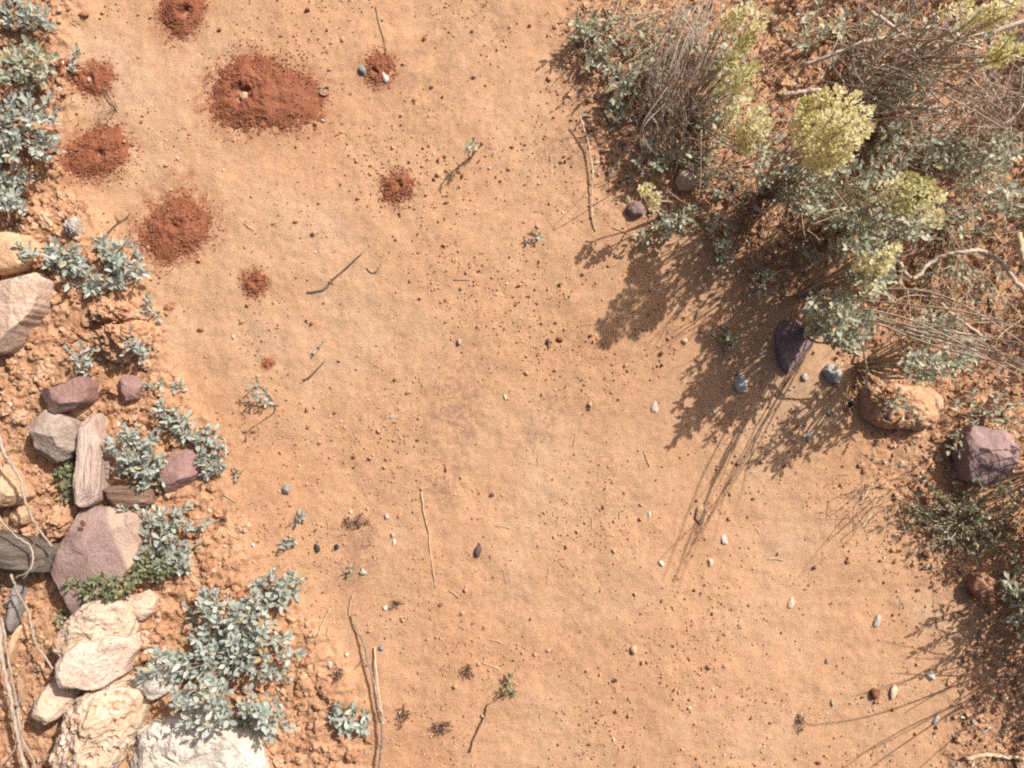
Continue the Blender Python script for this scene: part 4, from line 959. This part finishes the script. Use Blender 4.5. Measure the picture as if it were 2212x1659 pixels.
GO = 'shrubs standing beyond the edges of the photo'
for lab, bs, bl, sd in [
    ('shrub beyond the top edge right of the yellow spike', (1860, -150), [(1860, -150, 150, 70, 26, 0.08, 0.22)], 231),
    ('shrub beyond the top right corner', (2120, -130), [(2130, -120, 150, 110, 34, 0.10, 0.28)], 232),
    ('broad shrub beyond the right edge near the top', (2330, 90), [(2320, 90, 110, 130, 34, 0.10, 0.28)], 233),
    ('shrub beyond the right edge beside the curving branch', (2340, 370), [(2330, 370, 100, 120, 26, 0.10, 0.26)], 234),
    ('shrub beyond the right edge level with the striped stone', (2330, 640), [(2310, 640, 80, 110, 22, 0.10, 0.24)], 235)]:
    plant('leafy_shrub', lab, bs, bl, leafmat='salt_green', seed=sd, group=GO, per=12, lsize=(0.013, 0.020), cat='shrub', spr_len=0.05, cap=0, on_ground=True)

# ------------------------------------------------------------------ dry grass, branches, twigs
def stick_obj(name, label, pts, r0, r1, mat, zs, cat='twig', group=None, sides=7, seed=0, forks=()):
    """pts on the map; zs height above the soil for every point"""
    rng = np.random.default_rng(seed)
    P = []
    for (px, py), z in zip(pts, zs):
        p = W(px, py, z); p[2] = gs(p[0], p[1]) + z
        P.append(p)
    b0 = P[0].copy()
    C = catmull(P, 7)
    C[1:-1] += rng.normal(size=(len(C) - 2, 3)) * r0 * 0.22
    V, F = tube(C, r0, r1, sides, 0.08, rng)
    mb_ = MB(); mb_.add(V, F)
    for (f, zf, fr0, fr1) in forks:
        Q = []
        for (px, py), z in zip(f, zf):
            p = W(px, py, z); p[2] = gs(p[0], p[1]) + z; Q.append(p)
        mb_.add(*tube(catmull(Q, 6), fr0, fr1, sides, 0.08, rng))
    o = link(name, mb_.mesh(name, mat, True, b0))
    o.location = b0
    tag(o, label, cat, group)
    return o

r = 1 / S
stick_obj('straw', 'long pale straw standing on the sand beside the thicket', [(1252, 250), (1268, 300), (1279, 365), (1278, 425), (1280, 475), (1287, 500)], 2.0 * r, 1.2 * r, M['straw'], [0.02, 0.012, 0.008, 0.005, 0.003, 0.002])
stick_obj('straw', 'long tan straw lying on the lower middle of the path', [(910, 1063), (917, 1115), (926, 1150), (929, 1190), (935, 1230), (941, 1270)], 1.9 * r, 1.1 * r, M['tanstraw'], [0.0012] * 6)
stick_obj('dry_twig', 'crooked grey brown twig with a dark shadow at the bottom of the path', [(757, 1330), (783, 1388), (792, 1420), (806, 1470), (818, 1530), (826, 1590), (820, 1640), (818, 1690)], 2.0 * r, 3.0 * r, M['twigbrown'], [0.004, 0.012, 0.014, 0.016, 0.016, 0.016, 0.016, 0.016], seed=3, forks=[([(792, 1420), (784, 1432), (776, 1440)], [0.014, 0.016, 0.018], 1.4 * r, 0.8 * r), ([(818, 1530), (828, 1548), (833, 1558)], [0.016, 0.02, 0.022], 1.4 * r, 0.7 * r), ([(826, 1590), (836, 1604), (846, 1610)], [0.016, 0.02, 0.02], 1.2 * r, 0.6 * r)])
stick_obj('straw', 'thin pale straw lying along the crooked twig', [(808, 1400), (812, 1450), (818, 1500), (826, 1545), (832, 1560)], 1.8 * r, 1.2 * r, M['straw'], [0.004, 0.008, 0.012, 0.012, 0.01])
stick_obj('dark_strand', 'thin dark curved twig standing in for the seedling shadow near the bottom centre of the path', [(1014, 1626), (1026, 1590), (1046, 1548), (1052, 1524), (1064, 1518), (1088, 1500)], 2.2 * r, 0.8 * r, M['darkstrand'], [0.002] * 6)  # mostly the seedling's cast shadow, built as a dark tube
stick_obj('dark_strand', 'hair thin dark stem reaching down to the mound with two pebbles', [(810, 10), (820, 55), (829, 85), (834, 115), (840, 137)], 0.8 * r, 0.6 * r, M['darkstrand'], [0.002] * 5)
stick_obj('dark_strand', 'small dark forked strand left of the dark coarse mound', [(238, 506), (252, 490), (261, 481), (272, 475), (281, 469)], 1.6 * r, 0.8 * r, M['darkstrand'], [0.003] * 5, forks=[([(261, 481), (257, 474), (252, 466)], [0.003] * 3, 1.2 * r, 0.6 * r), ([(278, 470), (284, 462)], [0.003] * 2, 0.9 * r, 0.5 * r)])  # thin dark forked tube just above the soil
stick_obj('dry_twig', 'bent thin twig and cast shadow built as one dark strand with a knobbly end on the middle of the path', [(785, 545), (770, 560), (745, 583), (720, 605), (705, 622), (690, 628), (665, 632)], 1.0 * r, 2.6 * r, M['darkstrand'], [0.006, 0.004, 0.003, 0.002, 0.002, 0.002, 0.001], seed=5)  # thin stick and a cast shadow share this one dark tube
stick_obj('dry_leaf', 'thin curled brown leaf on the middle of the path', [(794, 578), (799, 585), (807, 589), (816, 585), (823, 576), (831, 562)], 1.4 * r, 1.0 * r, M['stem'], [0.002, 0.002, 0.002, 0.003, 0.005, 0.006], cat='leaf')
stick_obj('dry_twig', 'short dark twig below the middle left of the path', [(702, 780), (690, 793), (680, 803), (668, 815), (656, 822)], 0.9 * r, 2.8 * r, M['darkstrand'], [0.004, 0.003, 0.002, 0.002, 0.001], seed=6)
stick_obj('curled_stem', 'small brown ring shaped curl beside the large ant mound', [(711, 186), (700, 186), (692, 196), (694, 203), (704, 204), (711, 196), (710, 190)], 1.8 * r, 1.5 * r, M['stem'], [0.0025] * 7, cat='stem')
stick_obj('straw', 'pair of short straws right of the largest saltbush', [(712, 1316), (700, 1340), (690, 1368), (682, 1382)], 1.4 * r, 0.8 * r, M['straw'], [0.003] * 4, forks=[([(712, 1354), (706, 1372)], [0.002] * 2, 1.2 * r, 0.7 * r)])
stick_obj('straw', 'fine straw above the crooked twig', [(762, 1287), (756, 1305), (753, 1330)], 1.3 * r, 0.8 * r, M['straw'], [0.003] * 3)
stick_obj('straw', 'thin straw hoop at the path edge beside the spreading saltbush', [(485, 945), (489, 965), (489, 985), (486, 1005), (480, 1022)], 1.2 * r, 0.9 * r, M['straw'], [0.02, 0.028, 0.03, 0.024, 0.01])
stick_obj('straw', 'pale broken straw lying on the edge of the right shadows', [(2085, 1638), (2130, 1630), (2175, 1634), (2240, 1642)], 4.6 * r, 4 * r, M['straw'], [0.006] * 4, cat='stick')
stick_obj('straw', 'short bright straw at lower right beside a dark scrap', [(1740, 1538), (1737, 1550), (1734, 1562)], 1.3 * r, 0.8 * r, M['straw'], [0.012, 0.008, 0.003])
stick_obj('straw', 'bent pale straw in front of the olive mat', [(2032, 1084), (2050, 1078), (2090, 1080), (2102, 1084)], 2.6 * r, 2 * r, M['straw'], [0.006] * 4)
stick_obj('dead_leaf', 'narrow pale dead leaf below the blocky clod', [(1870, 1075), (1874, 1062), (1880, 1050), (1881, 1040)], 2.2 * r, 0.9 * r, M['straw'], [0.006] * 4, cat='leaf')
# left bottom vines
GV = 'dry grey vine stems among the left rocks'
stick_obj('dry_vine', 'pale dry vine stem crossing the lit tan stone at the left edge', [(-10, 915), (5, 942), (20, 985), (50, 1030), (65, 1075), (82, 1125), (120, 1178)], 3.8 * r, 2.4 * r, M['vine'], [0.07, 0.075, 0.075, 0.072, 0.065, 0.06, 0.062], 'vine', GV, forks=[([(20, 985), (17, 1000), (14, 1010)], [0.075, 0.07, 0.06], 1.4 * r, 0.8 * r), ([(82, 1125), (92, 1145), (80, 1170), (70, 1185)], [0.06, 0.07, 0.07, 0.07], 1.4 * r, 1.0 * r)])
stick_obj('dry_vine', 'curling dry vine tendril over the dark log', [(-5, 1060), (4, 1108), (25, 1140), (46, 1158), (70, 1178), (80, 1212), (70, 1232), (44, 1244)], 2.8 * r, 1.4 * r, M['vine'], [0.06, 0.06, 0.06, 0.065, 0.075, 0.08, 0.08, 0.075], 'vine', GV, forks=[([(80, 1212), (72, 1232), (62, 1246)], [0.08, 0.08, 0.075], 1.8 * r, 1.0 * r), ([(0, 1075), (12, 1064), (24, 1060)], [0.06, 0.065, 0.06], 1.2 * r, 0.7 * r)])
stick_obj('dry_vine', 'thin vine running down from the dark log to the wedge rock', [(36, 1236), (50, 1284), (65, 1317), (80, 1349), (88, 1394), (108, 1419), (124, 1442)], 3.0 * r, 2.0 * r, M['vine'], [0.07, 0.06, 0.055, 0.05, 0.05, 0.05, 0.05], 'vine', GV, forks=[([(80, 1352), (86, 1342), (98, 1330), (112, 1321)], [0.05, 0.055, 0.055, 0.05], 1.5 * r, 0.9 * r), ([(88, 1394), (70, 1412), (58, 1432)], [0.05, 0.045, 0.04], 1.3 * r, 0.8 * r)])
stick_obj('dry_vine', 'thickest grey vine stem running to the bottom left corner', [(-8, 1275), (5, 1349), (15, 1419), (30, 1494), (40, 1557), (55, 1614), (70, 1675)], 4.2 * r, 4.6 * r, M['vine'], [0.05, 0.05, 0.05, 0.05, 0.05, 0.05, 0.05], 'vine', GV, forks=[([(5, 1330), (12, 1303), (28, 1292), (46, 1283)], [0.05, 0.06, 0.06, 0.06], 1.5 * r, 0.9 * r), ([(10, 1385), (2, 1392), (-10, 1402)], [0.05, 0.05, 0.05], 1.5 * r, 1 * r)])
stick_obj('dry_vine', 'vine stem twisted beside the thickest grey vine', [(8, 1330), (18, 1365), (20, 1400), (45, 1510), (55, 1560), (58, 1590), (85, 1640), (92, 1680)], 2.4 * r, 2.6 * r, M['vine'], [0.04, 0.04, 0.04, 0.03, 0.03, 0.03, 0.03, 0.03], 'vine', GV, forks=[([(48, 1520), (58, 1488), (50, 1452)], [0.03, 0.03, 0.03], 2.0 * r, 1.5 * r), ([(58, 1590), (40, 1615), (8, 1656)], [0.03, 0.035, 0.03], 1.6 * r, 1 * r), ([(88, 1655), (95, 1635), (106, 1620)], [0.03, 0.035, 0.035], 1.5 * r, 0.9 * r), ([(58, 1486), (66, 1510), (78, 1535)], [0.03, 0.03, 0.02], 1.7 * r, 1.2 * r)])
# right branches
GB = 'dry branches in the right thicket'
stick_obj('dry_branch', 'pale dry branch lying above the big yellow flower cluster', [(1735, 142), (1809, 115), (1860, 92), (1921, 78)], 4.6 * r, 3.2 * r, M['dry'], [0.05, 0.06, 0.07, 0.07], 'branch', GB, seed=21)
stick_obj('dry_branch', 'long dry branch slanting to the top right corner', [(1931, 124), (1974, 107), (2021, 95), (2071, 82), (2134, 70), (2230, 42)], 3.6 * r, 5.2 * r, M['dry'], [0.06, 0.07, 0.08, 0.09, 0.1, 0.11], 'branch', GB, seed=22)
stick_obj('dry_branch', 'dry branch crossing down from the top of the thicket', [(1880, 25), (1924, 52), (1954, 74), (1970, 100), (1983, 130)], 4.4 * r, 2.6 * r, M['dry'], [0.1, 0.11, 0.11, 0.1, 0.1], 'branch', GB, seed=23)
stick_obj('dry_branch', 'thick straight dry stick right of the big yellow flower cluster', [(1880, 236), (1930, 229), (1985, 231), (2044, 243)], 5.6 * r, 6.0 * r, M['dry'], [0.05] * 4, 'branch', GB, seed=24)
stick_obj('dry_branch', 'short pale stick poking out left of the big yellow flower cluster', [(1690, 206), (1730, 200), (1770, 197)], 5.0 * r, 5.0 * r, M['dry'], [0.05] * 3, 'branch', GB, seed=25)
stick_obj('dry_branch', 'wavy dry branch curving to the right edge above the clod', [(1936, 562), (1956, 590), (1973, 602), (2009, 568), (2046, 550), (2084, 545), (2121, 542), (2159, 562), (2189, 605), (2230, 655)], 4.2 * r, 4.6 * r, M['dry'], [0.05, 0.05, 0.05, 0.05, 0.06, 0.07, 0.07, 0.08, 0.08, 0.08], 'branch', GB, seed=26)
stick_obj('dry_branch', 'forked pale dry twig at the right above the clod', [(2029, 655), (2064, 685), (2095, 708), (2116, 727), (2136, 760)], 3.6 * r, 2.6 * r, M['dry'], [0.04, 0.05, 0.05, 0.05, 0.04], 'branch', GB, seed=27, forks=[([(2112, 728), (2060, 716), (2022, 708), (2006, 655)], [0.05, 0.05, 0.04, 0.04], 2.4 * r, 1.5 * r)])
stick_obj('dry_branch', 'upright pale twig left of the blocky clod', [(1861, 742), (1869, 775), (1872, 800), (1871, 835)], 2.2 * r, 2.6 * r, M['straw'], [0.1, 0.08, 0.06, 0.03], 'branch', GB, seed=28)
stick_obj('dry_branch', 'zigzag dry stem between the yellow flowers', [(1874, 455), (1884, 478), (1912, 490), (1931, 505), (1915, 518), (1897, 526)], 2.8 * r, 2.4 * r, M['vine'], [0.16, 0.17, 0.17, 0.17, 0.16, 0.15], 'branch', GB, seed=29)
stick_obj('dry_branch', 'curved pale stem at the right edge of the thicket', [(2207, 145), (2206, 190), (2198, 230), (2184, 268)], 2.4 * r, 1.8 * r, M['vine'], [0.16, 0.15, 0.13, 0.1], 'branch', GB, seed=30)
stick_obj('dry_branch', 'pale flat bark strip at the right edge below the thicket', [(2198, 505), (2206, 545), (2216, 580), (2225, 610)], 7.0 * r, 5.0 * r, M['straw'], [0.1, 0.1, 0.09, 0.08], 'branch', GB, seed=31)

def grass(name, label, base, tips, n, zr, r0, matkey, seed, spread=(30, 30), bend=0.02, cat='dry grass', group='dry grass and twig tufts', basespread=18):
    rng = np.random.default_rng(seed)
    bx, by, _ = W(*base); b0 = np.array((bx, by, gs(bx, by)))
    root = empty(name, b0); tag(root, label, cat, group)
    g = MB()
    for i in range(n):
        tx, ty = tips[int(rng.integers(len(tips)))]
        z = rng.uniform(*zr)
        tip = W(tx + rng.normal() * spread[0], ty + rng.normal() * spread[1], z)
        p0 = np.array(W(base[0] + rng.normal() * basespread, base[1] + rng.normal() * basespread)); p0[2] = gs(p0[0], p0[1]) - 0.003
        mid = p0 * 0.45 + tip * 0.55 + rng.normal(size=3) * bend + np.array((0, 0, 0.02))
        C = catmull([p0, mid, tip], 7)
        rr = r0 * rng.uniform(0.5, 1.25)
        g.add(*tube(C, rr, rr * 0.45, 4))
        if rng.uniform() < 0.6:
            j = int(rng.integers(5, 11)); e = C[j] + (C[j + 1] - C[j]) * 3 + rng.normal(size=3) * 0.022
            g.add(*tube(catmull([C[j], (C[j] + e) / 2 + rng.normal(size=3) * 0.004, e], 4), rr * 0.6, rr * 0.3, 3))
    tag(link('stalks', g.mesh('stalks', M[matkey], True, b0), root), kind='stuff')
    return root

grass('dry_grass', 'brown dry grass tuft fanning below the top edge left of the yellow spike', (1440, 300), [(1530, 20), (1480, 90), (1560, 60), (1450, 160), (1540, 160)], 64, (0.04, 0.14), 0.0009, 'dry', 301, (50, 60), basespread=56, bend=0.032)
grass('dry_grass', 'fine mauve grey twig tuft in front of the dry grass', (1410, 270), [(1535, -20), (1500, 30)], 22, (0.05, 0.16), 0.0015, 'dry', 302, (18, 30))
grass('dry_grass', 'few bright straws standing in front of the dry grass', (1450, 370), [(1400, 180), (1440, 220), (1475, 250), (1380, 130), (1520, 300)], 13, (0.03, 0.1), 0.0011, 'straw', 310, (20, 40), basespread=34, bend=0.008)
grass('dry_grass', 'tangled dark dry twigs filling the top right of the thicket', (1880, 180), [(1990, 20), (2060, 60), (2120, 160), (2040, 160), (1950, -20), (2170, 230), (2080, -20)], 80, (0.08, 0.26), 0.0014, 'dry', 303, (40, 50), basespread=60, bend=0.03)
grass('dry_grass', 'dry stems hanging at the right edge beside the pale green shrub', (2080, 320), [(2170, 180), (2200, 260), (2150, 300), (2210, 120)], 50, (0.08, 0.26), 0.0010, 'dry', 304, (30, 50), basespread=40)
grass('dry_grass', 'pale dry stems around the yellow green flowers', (1800, 470), [(1820, 390), (1860, 430), (1900, 460), (1780, 420)], 60, (0.08, 0.24), 0.0009, 'straw', 305, (30, 34), basespread=24)
grass('dry_grass', 'thin tall stems arching over the right side beside the forked dry twig', (1765, 660), [(2250, 800), (2290, 850), (2230, 770), (2300, 800)], 10, (0.37, 0.43), 0.0015, 'dry', 306, (34, 30), basespread=14, bend=0.02)
grass('dry_grass', 'loose tangle of pale straw under the big yellow flower cluster', (1720, 330), [(1650, 260), (1780, 380), (1700, 220), (1830, 300), (1640, 380)], 46, (0.02, 0.1), 0.0008, 'straw', 311, (60, 60), basespread=70, bend=0.03)
grass('dry_grass', 'loose tangle of grey stems between the olive yellow flowers and the right edge', (1980, 380), [(2060, 260), (2120, 420), (1990, 460), (2160, 330), (1920, 300)], 60, (0.03, 0.14), 0.0009, 'dry', 312, (60, 60), basespread=80, bend=0.03)
grass('dry_grass', 'loose tangle of pale straw right of the wavy dry branch', (2050, 620), [(2120, 560), (2170, 680), (2000, 700), (2100, 740), (2180, 600)], 46, (0.02, 0.09), 0.0008, 'straw', 313, (50, 50), basespread=80, bend=0.025)
grass('dry_grass', 'loose straw tangle at the top of the thicket', (1380, 60), [(1300, 20), (1420, 100), (1340, 140), (1480, 40)], 40, (0.02, 0.07), 0.0007, 'straw', 314, (40, 40), basespread=60, bend=0.02)
grass('dry_grass', 'wispy dry stems below the blocky clod', (1900, 1060), [(1860, 1040), (1900, 1100), (1960, 1080), (1840, 1090)], 24, (0.01, 0.05), 0.0007, 'straw', 307, (26, 24))
grass('dry_grass', 'dark fine stems of a dead seedling beside the red mound with the dark hole', (255, 240), [(235, 195), (245, 200), (228, 190), (240, 230)], 9, (0.02, 0.045), 0.0006, 'darkstrand', 308, (6, 6), basespread=6, bend=0.004)
grass('dry_grass', 'tall dry stalks past the lower right edge casting streaky shadows', (2270, 1420), [(2400, 1300), (2440, 1420), (2380, 1200), (2420, 1520)], 14, (0.15, 0.30), 0.0016, 'dry', 309, (40, 60), basespread=40)

# silvery shard and fallen leaf pieces
rng = np.random.default_rng(77)
rock('shard', 'silvery pinkish shard standing in the soil above the low saltbush', [(154, 508), (156, 488), (160, 474), (172, 470), (180, 478), (183, 500), (182, 512), (166, 514)], 0.022, mat_rock('silver_shard', (0.24, 0.18, 0.155), (0.40, 0.33, 0.29), (0.58, 0.50, 0.45), 110, 400, None, 0.5), 51, 5, 0.22, 8, freq=2.2, res=(64, 20), cat='shard')

def litter(n, weight, seed, size, matkey, name, label, cat):
    r_ = np.random.default_rng(seed)
    xs = r_.uniform(-0.86, 0.86, n * 5); ys = r_.uniform(-0.66, 0.66, n * 5)
    k = r_.uniform(size=n * 5) < weight(xs, ys)
    xs, ys = xs[k][:n], ys[k][:n]
    zs = gh(xs, ys)
    g = MB()
    for i in range(len(xs)):
        a = r_.uniform(0, 6.283)
        d = np.array((math.cos(a), math.sin(a), r_.normal() * 0.3))
        V, F = SHAPES[int(r_.integers(5))]
        g.add((V * r_.uniform(*size)) @ frame(d, np.array((0, 0, 1.0)) + r_.normal(size=3) * 0.45).T + np.array((xs[i], ys[i], zs[i] + 0.0025)), F)
    tag(link(name, g.mesh(name, M[matkey])), label, cat, None, 'stuff')
litter(6500, lambda x, y: np.clip(zones(x, y)[1] ** 2 * np.clip(0.75 + 0.7 * (y + 0.1) + 0.5 * f2(x, y, 6, 2, 5), 0.06, 1), 0, 1), 401, (0.004, 0.011), 'litter', 'leaf_litter', 'fallen dry leaves strewn under the right thicket', 'leaf litter')

def straws(n, weight, seed):
    r_ = np.random.default_rng(seed)
    xs = r_.uniform(-0.86, 0.86, n * 6); ys = r_.uniform(-0.66, 0.66, n * 6)
    k = r_.uniform(size=n * 6) < weight(xs, ys)
    xs, ys = xs[k][:n], ys[k][:n]
    g = MB()
    for x_, y_ in zip(xs, ys):
        a = r_.uniform(0, 6.283); l = r_.uniform(0.006, 0.03)
        P = []
        for t in (-0.5, 0, 0.5):
            px, py = x_ + math.cos(a) * l * t + r_.normal() * 0.0012, y_ + math.sin(a) * l * t + r_.normal() * 0.0012
            P.append((px, py, gs(px, py) + 0.0015))
        rr = r_.uniform(0.0003, 0.0008)
        g.add(*tube(catmull(P, 3), rr, rr * 0.7, 4))
    return g
g = straws(700, lambda x, y: np.clip(0.05 + zones(x, y)[1] * 0.9 + zones(x, y)[0] * 0.35, 0, 1), 402)
tag(link('straw_litter', g.mesh('straw_litter', M['straw'])), 'short broken straws scattered on the soil', 'straw litter', None, 'stuff')
print('leaves', N_LEAF[0])
